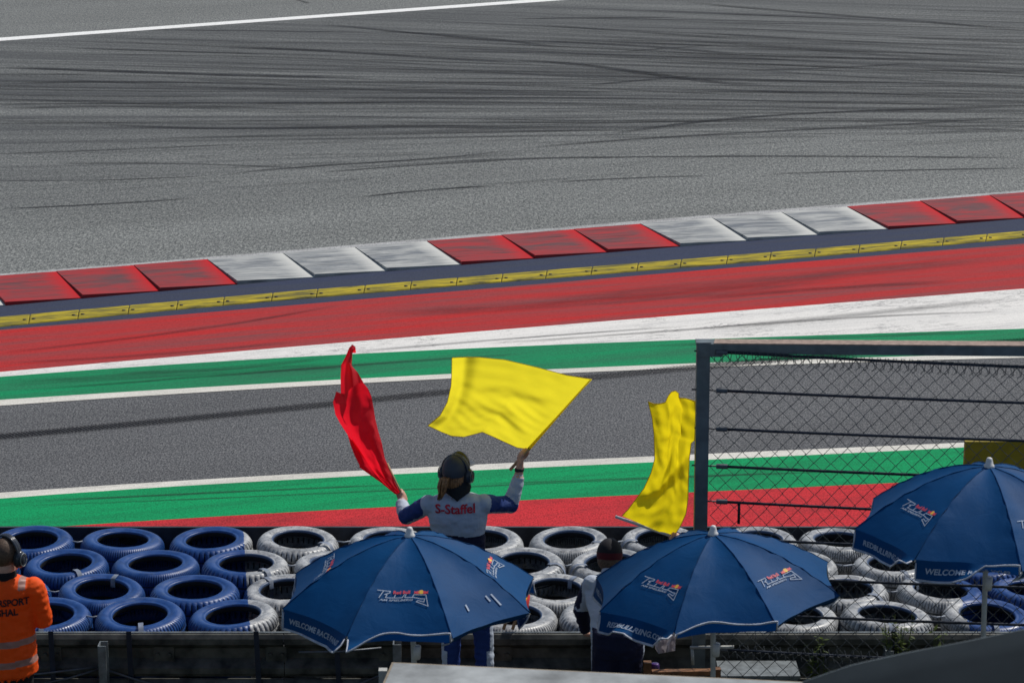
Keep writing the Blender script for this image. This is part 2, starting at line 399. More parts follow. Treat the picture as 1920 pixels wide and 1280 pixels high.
kfront = poly([(10, 573), (155, 560), (300, 547), (445, 533), (590, 520), (725, 508), (865, 498), (1003, 486), (1140, 474), (1275, 462), (1402, 452), (1535, 441), (1665, 430), (1795, 420), (1920, 410)])
ytop = poly([(54, 588.6), (144, 579.5), (235, 572), (331, 564), (416, 557), (507, 549), (591, 541), (680, 533), (769, 526), (855, 520), (942, 514), (1023, 506), (1110, 499.5), (1194, 492), (1275, 485), (1361, 478), (1445, 472), (1527, 464.5), (1607, 458), (1690, 452), (1848, 438)])
ybot = poly([(54, 608.7), (144, 599), (235, 590), (331, 582), (416, 573.5), (507, 566), (591, 558), (680, 551.5), (769, 544), (855, 537.5), (942, 531), (1023, 523), (1110, 516), (1194, 510), (1275, 503), (1361, 496), (1445, 488.5), (1527, 482), (1607, 475), (1690, 468), (1848, 454)])
nbot = poly([(0, 618), (500, 576), (960, 537), (1440, 496), (1920, 457)])
rbot = poly([(0, 697), (480, 656), (640, 641), (960, 617), (1280, 590), (1440, 578), (1920, 541)])
wbot = poly([(0, 706), (480, 674), (640, 664), (960, 649), (1280, 638), (1440, 631), (1920, 616)])
gbot = poly([(0, 749), (640, 712), (1040, 690), (1280, 682), (1650, 670), (1920, 662)])
lbot = poly([(0, 760), (640, 721), (1040, 698), (1280, 691), (1650, 678), (1920, 670)])
l2top = poly([(0, 923), (600, 886), (908, 869), (1340, 850), (1810, 829)]); l2bot = poly([(0, 934), (600, 896), (908, 880), (1340, 861), (1810, 838)])
g2bot = poly([(-200, 1010), (82, 990), (408, 966), (554, 960), (800, 946), (1216, 927), (1309, 922), (1500, 912), (1699, 904)])

# track sheet, with a coordinate that follows the racing lines
def slope(y): return float(np.interp(y, [0, 60, 120, 200, 260, 330, 430], [.035, .045, .035, .008, -.02, -.07, -.085]))
def flow(x, y):
    y0 = y
    for _ in range(6): y0 = y-slope(y0)*(x-960)*.9
    return y0
wear_ = []; v, f, uvs = [], [], []
xs = np.linspace(-700, 2620, 70); ts = np.linspace(0, 1, 110)**1.0
for x in xs:
    yb = float(wline(x))
    for tt in ts:
        y = yb+(-330-yb)*tt; p = G(x, y, .003); v.append(p)
        q = G(960, max(-450, flow(x, y)), 0); uvs.append((p.x+20, q.y))
        up_ = (74-.0725*x)-y; dn_ = yb-y
        wear_.append(float(np.interp(dn_, [0, 70, 190, 260], [.02, .08, .8, 1]))*float(np.interp(up_, [-6, 2], [1, .12])))
n = len(ts)
for i in range(len(xs)-1):
    for j in range(n-1): f.append((i*n+j, (i+1)*n+j, (i+1)*n+j+1, i*n+j+1))
so = obj('track', v, f, M['track'], kind='structure', smooth=False, uvs=uvs)
ca = so.data.color_attributes.new('rubber', 'FLOAT_COLOR', 'POINT')
ca.data.foreach_set('color', np.array([[c, c, c, 1] for c in wear_], np.float32).ravel())
band('far_track_line', poly([(0, 71), (480, 36.5), (1030, -3)]), poly([(0, 77), (480, 42), (1030, 2.5)]), M['far_line'], .008)
band('track_edge_line', wline, kback, M['worn_line'], .008)
band('navy_strip', kback, nbot, M['navy_paint'], .003)
band('red_band', nbot, rbot, M['red_paint'], .003)
band('white_band', rbot, wbot, M['white_paint'], .003)
band('green_band', wbot, gbot, M['green_paint'], .003)
band('white_line', gbot, lbot, M['line_paint'], .003)
band('white_line', l2top, l2bot, M['line_paint'], .003)
band('green_band', l2bot, g2bot, M['green_fresh'], .003)
band('red_band', g2bot, poly([(0, 1130), (1920, 1130)]), M['red_fresh'], .003)

# skid marks
sk = MB(); suv = []; scol = []
def skid(pts, w, a, layer):
    pts = np.array(pts, float); X = np.linspace(pts[0, 0], pts[-1, 0], 26); cf = np.poly1d(np.polyfit(pts[:, 0], pts[:, 1], min(3, len(pts)-1)))
    v, f = [], []
    for i, x in enumerate(X):
        c = G(x, cf(x), 0); q = G(x+4, cf(x+4), 0)-c; nrm = Vector((-q.y, q.x, 0)).normalized()*w/2; t = i/25
        fade = min(1, t*6, (1-t)*6)
        for k, sg in ((0, -1), (1, 1)):
            p = c+nrm*sg; v.append((p.x, p.y, .005+layer*.00004)); suv.append((c.x*.12+layer*3.7, k)); scol.append(a*fade)
    for i in range(25): f.append((2*i, 2*i+2, 2*i+3, 2*i+1))
    sk.add(v, f)
EXP = [([(-20, 126), (300, 137), (425, 141), (700, 146)], .5, .85), ([(415, 88), (560, 94), (800, 108), (1000, 119)], .45, .7), ([(360, 165), (600, 168), (850, 163)], .3, .4),
  ([(170, 56), (430, 58), (700, 62)], .25, .6), ([(600, 46), (780, 63), (960, 80)], .35, .6), ([(700, 60), (860, 68), (1060, 92)], .4, .5),
  ([(960, 115), (1160, 131), (1285, 148), (1460, 160)], .45, .75), ([(0, 158), (300, 155), (560, 162)], .3, .55), ([(160, 232), (420, 241), (700, 238), (960, 238)], .3, .75),
  ([(420, 328), (640, 309), (780, 300), (960, 282)], .22, .7), ([(590, 325), (760, 312), (960, 301)], .22, .6), ([(820, 305), (960, 299), (1190, 296)], .3, .7),
  ([(1050, 297), (1300, 294), (1600, 294), (1930, 297)], .26, .8), ([(1025, 343), (1200, 334), (1340, 330)], .2, .7), ([(1435, 327), (1650, 321), (1930, 316)], .22, .8),
  ([(960, 281), (1180, 263), (1450, 246), (1700, 234), (1930, 217)], .3, .65), ([(1130, 255), (1250, 238), (1450, 216), (1700, 207), (1930, 200)], .36, .8),
  ([(670, 371), (760, 361), (930, 349)], .2, .85), ([(0, 392), (180, 384), (365, 372)], .2, .75), ([(-20, 339), (200, 338), (400, 330)], .16, .5), ([(-20, 290), (250, 280), (450, 271)], .2, .5),
  ([(100, 308), (350, 308), (600, 318)], .2, .5), ([(1100, 160), (1180, 152), (1330, 86)], .01, .0), ([(1160, 98), (1300, 88), (1350, 85)], .2, .6), ([(1100, 161), (1240, 148), (1300, 143)], .25, .6),
  ([(1280, 4), (1480, 22), (1650, 35), (1930, 60)], .5, .6), ([(1390, 132), (1560, 128), (1720, 118)], .3, .55), ([(1290, 60), (1500, 74), (1930, 86)], .4, .55), ([(550, 0), (570, 4), (580, 8)], .15, .7),
  ([(960, 36), (1150, 34), (1280, 33)], .35, .6), ([(1230, 100), (1500, 108), (1930, 113)], .5, .55), ([(960, 76), (1180, 86), (1400, 104)], .4, .6), ([(0, 205), (200, 200), (480, 208)], .4, .45)]
for i, (p_, w, a) in enumerate(EXP):
    if a > 0: skid(p_, w*(.95 if p_[0][1] < 250 else .7), min(.9, a*1.05), i)
for i in range(420):
    y0 = float(np.clip(rng.normal(165, 88), 6, 345)); x0 = rng.uniform(-300, 1800); L = rng.uniform(180, 1000)*(1 if y0 < 260 else .5)
    s0 = slope(y0)+rng.normal(0, .013); cv = rng.normal(0, 2e-5)
    pts = [(x0+q*L, y0+s0*(x0+q*L-960)+cv*(q*L-L/2)**2) for q in (0, .33, .66, 1)]
    if min(p_[1]-(82-.073*p_[0]) for p_ in pts) < 0 or max(p_[1] for p_ in pts) > 365: continue
    skid(pts, rng.uniform(.06, .20)*(1.4 if y0 < 110 else 1), (rng.uniform(.2, .6)+(.25 if rng.random() < .15 else 0))*(1.0 if y0 < 260 else .6), 40+i)
so = sk.build('skid_marks', M['skid'], kind='structure', smooth=False, uvs=suv)
ca = so.data.color_attributes.new('rubber', 'FLOAT_COLOR', 'POINT')
ca.data.foreach_set('color', np.array([[c, c, c, 1] for c in scol], np.float32).ravel())
# marks across the painted bands
sk = MB(); suv = []; scol = []
for i, (p_, w, a) in enumerate([([(0, 662), (200, 640), (420, 610), (640, 572)], .14, .4), ([(0, 682), (300, 664), (560, 640)], .16, .3), ([(700, 590), (1000, 574), (1290, 552), (1600, 516)], .5, .26), ([(1000, 566), (1400, 530), (1900, 480)], .6, .22),
    ([(1280, 563), (1500, 545), (1800, 528)], .25, .4), ([(30, 733), (300, 713), (600, 690), (980, 664)], .12, .5), ([(0, 720), (400, 698), (700, 684)], .35, .3), ([(1200, 651), (1600, 632), (1900, 622)], .14, .4),
    ([(900, 645), (1200, 625), (1450, 606), (1900, 585)], .12, .45), ([(640, 662), (900, 640), (1290, 612)], .10, .45), ([(1300, 620), (1550, 596), (1900, 560)], .3, .3), ([(60, 940), (400, 924), (760, 908)], .07, .6), ([(0, 950), (500, 930), (900, 912), (1700, 880)], .05, .5),
    ([(900, 908), (1300, 893), (1500, 886)], .06, .5), ([(200, 700), (520, 682), (640, 668)], .2, .3)]):
    skid(p_, w, a, i)
so = sk.build('skid_marks', M['skid'], kind='structure', smooth=False, uvs=suv)
ca = so.data.color_attributes.new('rubber', 'FLOAT_COLOR', 'POINT')
ca.data.foreach_set('color', np.array([[c, c, c, 1] for c in scol], np.float32).ravel())

# drain channel: a line of slanted slots running over the run-off
dr = thing('drain_channel', G(640, 750), 'long slotted drain channel slanting across the dark run-off and white line', 'drain')
dmid = poly([(0, 817), (500, 772), (640, 751), (860, 733), (1100, 705), (1280, 690), (1500, 672), (1920, 637)], 3)
dsl, der = MB(), MB()
x = -300.0
P = [G(x_, dmid(x_), .008) for x_ in np.linspace(-400, 2300, 700)]
acc = [0.0]
for a_, b_ in zip(P, P[1:]): acc.append(acc[-1]+(b_-a_).length)
PN = np.array([[*p_] for p_ in P]); step = .040
for s_ in np.arange(0, acc[-1]-.2, step):
    c = Vector([np.interp(s_, acc, PN[:, k]) for k in range(3)]); q = Vector([np.interp(s_+.05, acc, PN[:, k]) for k in range(3)])-c
    d = q.normalized(); nn = Vector((-d.y, d.x, 0)); w = .095
    dsl.add([c-nn*w, c-nn*w+d*.0155, c+nn*w+d*.0155-d*.06, c+nn*w-d*.06], [(0, 1, 2, 3)])
dsl.build('slot', M['slot'], dr, kind='stuff', smooth=False)
for sg in (-1, 1):
    v, f = [], []
    for i in range(0, len(P)-1, 6):
        q = P[min(i+6, len(P)-1)]-P[i] if i+6 < len(P) else P[i]-P[i-6]
        nn = Vector((-q.y, q.x, 0)).normalized(); v += [P[i]+nn*sg*.112, P[i]+nn*sg*.116]
    for i in range(len(v)//2-1): f.append((2*i, 2*i+2, 2*i+3, 2*i+1))
    obj('channel_edge', v, f, M['slot'], dr, smooth=False)

# ------------------------------------------------------------------ saw-tooth kerb
kerb = bpy.data.objects.new('kerb', None); C.objects.link(kerb); kerb.location = G(800, 480); ORG[kerb.name] = Vector(kerb.location); kerb['kind'] = 'structure'
fx = [-700, -560, -420, -280, -135, 10, 155, 300, 445, 590, 725, 865, 1003, 1140, 1275, 1402, 1535, 1665, 1795, 1922, 2048, 2172, 2295, 2417]
bx = [-720, -590, -455, -315, -175, -35, 105, 250, 388, 530, 665, 800, 940, 1075, 1200, 1335, 1465, 1588, 1725, 1855, 1985, 2112, 2238, 2362]
for i in range(len(fx)-1):
    a = (i-5)//3                                           # blocks change colour in threes
    red = (a % 2 == 0)
    fl, fr = G(fx[i], kfront(fx[i])), G(fx[i+1], kfront(fx[i+1])); bl, br = G(bx[i], kback(bx[i])), G(bx[i+1], kback(bx[i+1]))
    N = 9; v, f, uvs = [], [], []
    for k in range(N):
        t = k/(N-1)
        hf = .012+.038*(1-t)**1.0; hb = .010+.006*(1-t)
        pf, pb = fl.lerp(fr, t), bl.lerp(br, t)
        if k == 0: e = (fr-fl).normalized()*.004; pf = pf+e; pb = pb+e
        for q in range(5):
            s_ = q/4; p = pf.lerp(pb, s_); p.z = hf+(hb-hf)*s_; v.append(p); uvs.append((t, s_))
    for k in range(N-1):
        for q in range(4): a_ = k*5+q; f.append((a_, a_+5, a_+6, a_+1))
    base = len(v)
    for k in range(N): p = v[k*5].copy(); p.z = -.02; v.append(p); uvs.append((k/(N-1), 0))
    for k in range(N-1): f.append((k*5, base+k, base+k+1, k*5+5))
    b2 = len(v)
    for q in range(5): p = v[q].copy(); p.z = -.02; v.append(p); uvs.append((.9, q/4))
    for q in range(4): f.append((q, q+1, b2+q+1, b2+q))
    obj('kerb_block', v, f, M['kerb_red' if red else 'kerb_white'], kerb, smooth=False, uvs=uvs)
# yellow sausage kerb
saus = thing('sausage_kerb', G(960, 525), 'low yellow sausage kerb of worn bolted segments behind the striped kerb', 'kerb')
seams = [-230, -135, -40, 54, 146, 240, 331, 418, 509, 593, 682, 769, 855, 940, 1023, 1108, 1194, 1275, 1362, 1443, 1527, 1609, 1688, 1767, 1848, 1927, 2005, 2082]
PROF = [(0, .0), (.02, .012), (.08, .021), (.5, .026), (.92, .021), (.98, .012), (1, .0)]
for a, b in zip(seams, seams[1:]):
    v, f = [], []
    for x in (a+.8, a+2.5, b-2.5, b-.8):
        lo, hi = G(x, ybot(x)), G(x+3, ytop(x+3)+3)
        k = .8 if x in (a+.8, b-.8) else 1
        for s_, h in PROF:
            p = lo.lerp(hi, s_); p.z = .003+h*k; v.append(p)
    n = len(PROF)
    for i in range(3):
        for j in range(n-1): f.append((i*n+j, (i+1)*n+j, (i+1)*n+j+1, i*n+j+1))
    f += [tuple(range(n)), tuple(reversed(range(3*n, 4*n)))]
    seg = obj('kerb_segment', v, f, M['kerb_yellow'], saus, smooth=False)
    for x in (a+9, b-8):
        c = G(x, (ybot(x)*.45+ytop(x)*.55)+1, .029); q = .024
        v, f = rings([(c+Vector((0, 0, -.004)), Vector((q, 0, 0)), Vector((0, q, 0))), (c+Vector((0, 0, .006)), Vector((q*.9, 0, 0)), Vector((0, q*.9, 0)))], 10)
        obj('bolt', v, f, M['bolt'], seg)

# ------------------------------------------------------------------ tyre wall
TZ = 1.09; TR = .320
def tyre_mesh(name, lugs, gw, gd, detail=True):
    prof = [(.200, -.060, 1), (.190, -.022, 1), (.194, -.008, 1), (.203, -.004, 1), (.212, -.009, 0), (.222, -.004, 0), (.240, .002, 0), (.258, .003, 0), (.274, -.001, 0),
            (.288, -.010, 0), (.299, -.022, 2), (.308, -.036, 2), (.3145, -.052, 2), (.318, -.075, 2), (.3195, -.085, 3), (.3195, -.095, 3), (.3195, -.112, 2), (.319, -.135, 2), (.314, -.155, 2), (.303, -.176, 0), (.28, -.194, 0), (.24, -.2, 0), (.195, -.195, 1), (.2, -.15, 1)]
    v, f, sl = [], [], []
    n = lugs*4 if detail else 64; np_ = len(prof)
    for i in range(n):
        if detail:
            l, q = divmod(i, 4); a = 2*math.pi*(l+(0, 1-gw-.03, 1-gw, .97)[q])/lugs; g = q >= 2
        else: a = 2*math.pi*i/n; g = False
        for k, (r, z, tp) in enumerate(prof):
            rr = r; zz = z
            aa = a+(z+.1)*.25*(1 if z < -.09 else -1)*(.3 if tp >= 2 else 0)
            if tp == 3 and detail: rr -= gd
            elif tp == 2 and g: rr -= gd; zz -= gd*.3 if z > -.04 else 0
            v.append((rr*math.cos(aa), rr*math.sin(aa), zz))
    for i in range(n):
        j = (i+1) % n; g = detail and (i % 4 == 2)
        for k in range(np_-1):
            f.append((i*np_+k, i*np_+k+1, j*np_+k+1, j*np_+k))
            tp = prof[k][2]; tq = prof[k+1][2]
            sl.append(2 if (g and tp == 2 and tq == 2) or (tp == 3 and tq == 3) or k == np_-2 else ((1 if detail and k in (1, 2) else 2) if tp == 1 and tq == 1 else 0))
    me = bpy.data.meshes.new(name); me.from_pydata(v, [], f)
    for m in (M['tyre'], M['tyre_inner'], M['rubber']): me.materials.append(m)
    me.polygons.foreach_set('material_index', sl); me.polygons.foreach_set('use_smooth', [True]*len(f)); me.update()
    return me
TM = [tyre_mesh('tyre', 84, .20, .006), tyre_mesh('tyre', 96, .18, .005), tyre_mesh('tyre', 72, .16, .0065), tyre_mesh('tyre', 46, .24, .008), tyre_mesh('tyre', 110, .22, .004)]
TLOW = tyre_mesh('tyre_below', 0, 0, 0, False)
ROWS = [(1009, [-105, 60, 230, 395, 559, 730, 903, 1067, 1240, 1418, 1575, 1740, 1905, 2070]),
        (1053, [-48, 123, 291, 461, 632, 803, 980, 1145, 1315, 1492, 1676, 1845, 2015]),
        (1102, [-160, 13, 191, 365, 537, 709, 880, 1041, 1215, 1400, 1585, 1764, 1937, 2110]),
        (1149, [-90, 85, 262, 436, 610, 786, 962, 1133, 1312, 1489, 1664, 1852, 2030])]
ROWN = ['in the far row by the track', 'in the second row back', 'in the third row back', 'in the near row by the guardrail']
ORD = ['first', 'second', 'third', 'fourth', 'fifth', 'sixth', 'seventh', 'eighth', 'ninth', 'tenth', 'eleventh', 'twelfth', 'thirteenth', 'fourteenth']
HIDE = {(1, 5), (2, 6), (2, 8), (2, 9), (3, 5), (3, 8), (0, 11), (0, 12), (1, 4), (3, 4), (2, 5), (1, 8)}   # wholly behind the umbrellas: no ordinal given
tyres = {}
for r, (py, xs) in enumerate(ROWS):
    vis = [i for i, x in enumerate(xs) if -60 < x < 1990]
    for i, x in enumerate(xs):
        if i not in vis: continue
        p = G(x, py, TZ+.012*math.sin(i*2.3+r))
        border = min(abs(x-460), abs(x-1790)) < 75
        col = 'half blue, half white' if border else ('blue' if x < 460 or x > 1790 else 'white')
        lab = f'{col} tyre, {ORD[vis.index(i)]} from left {ROWN[r]}'
        st_ = thing('tyre_stack', p, lab, 'tyre stack', 'painted tyre stacks of the barrier')
        t = bpy.data.objects.new('tyre', random.choice(TM)); C.objects.link(t); t.parent = st_
        t.rotation_euler = (random.uniform(-.06, .04), random.uniform(-.06, .06), random.uniform(0, 6.28)); sc = random.uniform(.98, 1.01); el = random.uniform(-.02, .02); t.scale = (sc+el, sc-el, random.uniform(.92, 1.06))
        for k in (1, 2, 3, 4):
            t = bpy.data.objects.new('tyre', TLOW); C.objects.link(t); t.parent = st_
            t.location = (random.uniform(-.015, .015), random.uniform(-.015, .015), -.215*k); t.rotation_euler = (0, 0, random.uniform(0, 6)); t.scale = (.99, .99, 1)
        tyres[(r, i)] = (st_, p)
def strap(key, ang, mat='strap', w=.035, long=0):
    if key not in tyres: return
    st_, p = tyres[key]; d = Vector((math.cos(R_(ang)), math.sin(R_(ang)), 0)); s_ = Vector((-d.y, d.x, 0)); v, f = [], []
    for r, z in ((.185, -.06), (.19, .003), (.22, .009), (.26, .013), (.292, .0), (.318, -.04), (.327, -.09), (.327, -.2-long)):
        for sg in (-1, 1): v.append(p+d*r+s_*(sg*w/2)+Vector((0, 0, z)))
    for i in range(7): f.append((2*i, 2*i+1, 2*i+3, 2*i+2))
    obj('strap', v, f, M[mat], st_)
for k, a in (((1, 1), -60), ((2, 2), 75), ((3, 2), -80), ((3, 1), -85), ((2, 7), 55), ((2, 4), 130), ((0, 4), -30), ((0, 7), -25), ((1, 6), -15), ((1, 7), -160), ((3, 10), -92), ((3, 11), -88), ((2, 10), -40), ((1, 10), -80), ((1, 3), -50), ((0, 8), 195), ((2, 11), 140)):
    strap(k, a)
def cord(k1, k2):
    if k1 in tyres and k2 in tyres:
        (s1, p1), (s2, p2) = tyres[k1], tyres[k2]; d = (p2-p1).normalized()
        v, f = tube([p1+d*.29+Vector((0, 0, -.02)), p1.lerp(p2, .5)+Vector((0, 0, -.03)), p2-d*.29+Vector((0, 0, -.02))], .006, 6); obj('cord', v, f, M['cord'], s1)
for a, b in (((0, 1), (0, 2)), ((0, 7), (0, 8)), ((1, 3), (1, 4)), ((2, 1), (2, 2)), ((3, 1), (3, 2)), ((2, 10), (2, 11)), ((3, 10), (3, 11)), ((1, 6), (1, 7)), ((1, 9), (1, 10)), ((0, 4), (0, 5))): cord(a, b)
# conveyor belt on the track side of the tyres
yb = G(960, 1009, TZ).y+.36
bl = MB(); xl, xr = G(-500, 1000, 1.1).x, G(2400, 1000, 1.1).x
bl.box(((xl+xr)/2, yb, .53), (xr-xl, .03, 1.06))
bl.build('conveyor_belt', M['belt'], smooth=False, label='black rubber conveyor belt running behind the far row of tyres', cat='barrier belt')

# ------------------------------------------------------------------ guardrail in front of the tyres
YR = 15.62; rail_z = V(960, 1187, YR).z
gr = thing('guardrail', (0, YR, rail_z-.95), 'dark steel guardrail of stacked beams behind the near row of tyres', 'guardrail')
WP = [(.0, .0), (-.012, -.004), (-.03, -.03), (-.03, -.07), (.035, -.12), (.035, -.19), (-.03, -.24), (-.03, -.28), (-.012, -.306), (0, -.31)]
xl, xr = V(-350, 1200, YR).x, V(2300, 1200, YR).x
for k in range(3):
    zz = rail_z-k*.325; cuts = np.linspace(xl, xr, 4)
    for a, b in zip(cuts, cuts[1:]):
        v, f = [], []
        for x in (a, b-.006):
            for dy, dz in WP: v.append((x, YR+dy, zz+dz))
            for dy, dz in reversed(WP): v.append((x, YR+dy+.004, zz+dz))
        n = 2*len(WP)
        for i in range(n): f.append((i, (i+1) % n, n+(i+1) % n, n+i))
        f += [tuple(reversed(range(n))), tuple(range(n, 2*n))]
        obj('rail_beam', v, f, M['rail'], gr, smooth=False)
b = MB(); b.box(((xl+xr)/2, YR+.012, rail_z+.004), (xr-xl, .016, .006)); b.build('sunlit_lip', M['galv'], gr, smooth=False)  # lip paler than the beams: sunlight on the top edge put into its colour
for px, top in ((-160, 1200), (186, 1206), (738, 1203), (1110, 1230), (1660, 1215)):
    b = MB(); p = V(px, top, YR-.13); z0 = .45
    b.box((p.x, p.y, (p.z+z0)/2), (.008, .09, p.z-z0)); 
    for sg in (-1, 1): b.box((p.x+.026, p.y+sg*.045, (p.z+z0)/2), (.05, .008, p.z-z0))
    b.box((p.x+.02, p.y+.075, p.z-.1), (.04, .05, .05))
    b.build('post', M['galv'], gr, smooth=False)
for px, mt in ((95, 'strap_dark'), (241, 'strap_dark'), (480, 'strap_dark'), (630, 'strap_dark'), (1178, 'strap_dark'), (1676, 'strap_dark')):
    a, c = V(px, 1183, YR-.045), V(px+6, 1290, YR-.045); b = MB(); b.bar(a, c, .035, .004, up=Vector((0, 1, 0))); b.build('strap', M[mt], gr, smooth=False)
for (a, b) in (((70, 1283), (190, 1252)), ((196, 1254), (330, 1292)), ((560, 1222), (715, 1214)), ((-20, 1268), (180, 1250)), ((640, 1290), (720, 1262))):
    m = MB(); m.tube([V(*a, YR-.06), V((a[0]+b[0])/2, (a[1]+b[1])/2+3, YR-.06), V(*b, YR-.06)], .008, 6); m.build('tie_wire', M['ferrule'], gr)
for k, px in enumerate(range(-120, 2100, 212)):             # bolted joints on the back of the rail
    for dz in (.155, .48):
        p = V(px, 1200, YR-.035); b = MB()
        b.box((p.x, YR+.020, rail_z-dz), (.14, .012, .12))
        for dx in (-.04, .04): b.tube([(p.x+dx, YR+.016, rail_z-dz), (p.x+dx, YR-.006, rail_z-dz)], .014, 6)
        b.build('splice_plate', M['rail'], gr, smooth=False)
# bank the marshals stand on
GZ = .5
def bankz(x, y): return GZ+.02*math.sin(x*1.3)*math.cos(y*1.7)
v, f = [], []; nx, ny = 40, 24
for j in range(ny):
    for i in range(nx): x = -22+44*i/(nx-1); y = -25+(YR-.1+25)*(j/(ny-1))**.6; v.append((x, y, bankz(x, y)))
for j in range(ny-1):
    for i in range(nx-1): a = j*nx+i; f.append((a, a+1, a+nx+1, a+nx))
obj('earth_bank', v, f, M['earth'], kind='structure')

# ------------------------------------------------------------------ catch fence
def fY(px): return 15.30-.30*(px-1320)/600
def F(px, py, d=0): return V(px, py, fY(px)+d)
fn = thing('catch_fence', F(1321, 1270), 'tall grey steel catch fence with chain link mesh and tensioned cables', 'fence')
b = MB(); b.bar(V(1318.5, 646, 15.3), (V(1318.5, 646, 15.3).x+.012, 15.3, .42), .085, .085, up=Vector((0, 1, 0)))
b.box(V(1318.5, 641, 15.3), (.095, .10, .016), 0)
b.build('fence_post', M['post'], fn, smooth=False)
b = MB(); p = F(2300, 655); b.bar((p.x, p.y, p.z), (p.x, p.y, .42), .085, .085, up=Vector((0, 1, 0))); b.build('fence_post', M['post'], fn, smooth=False)
A, B = F(1309, 645, -.045), F(2310, 653, -.045)
d = (B-A).normalized(); n_ = Vector((0, 0, 1)).cross(d).normalized(); up = d.cross(n_)
b = MB()
b.box((A+B)/2+n_*.055-up*.032, ((B-A).length, .11, .062), 0, (d, n_, up))
b.build('top_beam', M['post'], fn, smooth=False)
b = MB(); A2 = A+d*.10; b.box((A2+B)/2+n_*.055+up*.003, ((B-A2).length, .112, .008), 0, (d, n_, up)); b.build('beam_cover', M['rust'], fn, smooth=False)
b = MB(); b.box(A+d*.075+n_*.055-up*.04, (.16, .125, .085), 0, (d, n_, up)); b.build('corner_bracket', M['post'], fn, smooth=False)
CY = [(659, 688), (731, 755), (803, 826), (873, 897), (939, 966), (1008, 1032), (1078, 1101), (1148, 1171), (1216, 1244)]
def cabY(k, px): a, b = CY[k]; return a+(b-a)*(px-1330)/590
for k in range(len(CY)):
    m = MB(); x0 = 1297 if k % 2 else 1302
    m.tube([F(x0, cabY(k, x0), -.02), F(1352, cabY(k, 1352), -.02)], .006, 6)
    pts = [F(x, cabY(k, x)+1.2*math.sin((x-1330)/590*3.14), -.05) for x in np.linspace(1352, 2290, 12)]
    m.tube(pts, .0098, 8); cb = m.build('cable', M['cable'], fn)
    m = MB(); m.tube([F(1343, cabY(k, 1343), -.05), F(1364, cabY(k, 1364), -.05)], .0175, 8); m.build('ferrule', M['ferrule'], cb, smooth=False)
m = MB(); m.bar(F(1386, 940, -.03), F(1385, 981, -.03), .018, .018); m.build('hook', M['cable'], fn)
for (a, b_) in (((1294, 1213), (1376, 1212)), ((1298, 1216), (1299, 1245))):
    m = MB(); m.tube([F(*a, -.09), F(*b_, -.09)], .011, 8); m.build('bracket_rod', M['pole'], fn)
# chain link: zig-zag wires hooked into one another
cl = MB(); pw = 30.3; row = 15.0
def fence_pt(px, py, off): return F(px, py, off)
col = 0; x = 1331.0
while x < 2120:
    pts = []; y = 664+(x-1330)*.047; k = 0; sg = 1 if True else -1
    while y < 1285:
        ph = (k+0) % 2
        xx = x+(pw/2 if ph else 0)+mnoise.noise((x*.013, y*.011, 3))*3.5
        yy = y+mnoise.noise((x*.011, y*.013, 9))*3+(xx-1330)*.0
        pts.append(F(max(xx, 1330), yy, -.035+(.003 if ph else -.003))); y += row; k += 1
    cl.tube(pts, .0031, 4, cap=False)
    pts2 = []; y = 664+(x-1330)*.047; k = 0
    while y < 1285:
        ph = (k+1) % 2
        xx = x-pw/2+(pw/2 if not ph else 0)+mnoise.noise((x*.013, y*.011, 3))*3.5
        yy = y+mnoise.noise((x*.011, y*.013, 9))*3
        k += 1; y += row
    x += pw/2*2 if False else pw
    col += 1
# the matching half: wires leaning the other way
x = 1331.0
while x < 2120:
    pts = []; y = 664+(x-1330)*.047; k = 0
    while y < 1285:
        ph = k % 2
        xx = x+(pw if not ph else pw/2)+mnoise.noise((x*.013+.3, y*.011, 3))*3.5
        yy = y+mnoise.noise((x*.011, y*.013, 9))*3
        pts.append(F(xx, yy, -.035+(.003 if ph else -.003))); y += row; k += 1
    cl.tube(pts, .0031, 4, cap=False); x += pw
# curled wire ends over the first cable
x = 1345.0
while x < 2100:
    y = cabY(0, x)
    cl.tube([F(x-6, y+18, -.04), F(x-3, y-4, -.062), F(x+3, y-3, -.062), F(x+8, y+17, -.05), F(x+2, y+22, -.03)], .0025, 4, cap=False); x += pw/2
x = 1345.0
while x < 2100:
    y = cabY(8, x); cl.tube([F(x-4, y-10, -.03), F(x-1, y+4, -.065), F(x+5, y+2, -.06), F(x+7, y+16, -.04)], .0025, 4, cap=False); x += pw/2
cl.build('chain_link', M['wire'], fn, kind='stuff')

# yellow board beyond the fence
b = MB(); p0, p1 = V(1809, 826, 18.1), V(2120, 820, 18.1)
b.box(((p0.x+p1.x)/2, 18.1, p0.z-.45), (p1.x-p0.x, .05, .9))
yb_ = thing('sign_board', (p0.x+.8, 18.1, 0), 'plain yellow board standing beyond the tyres at the right edge', 'board')
b.build('panel', M['olive'], yb_, smooth=False)
for x in (p0.x+.15, p1.x-.15):
    b = MB(); b.bar((x, 18.15, 0), (x, 18.15, p0.z-.1), .05, .04); b.build('post', M['galv'], yb_, smooth=False)

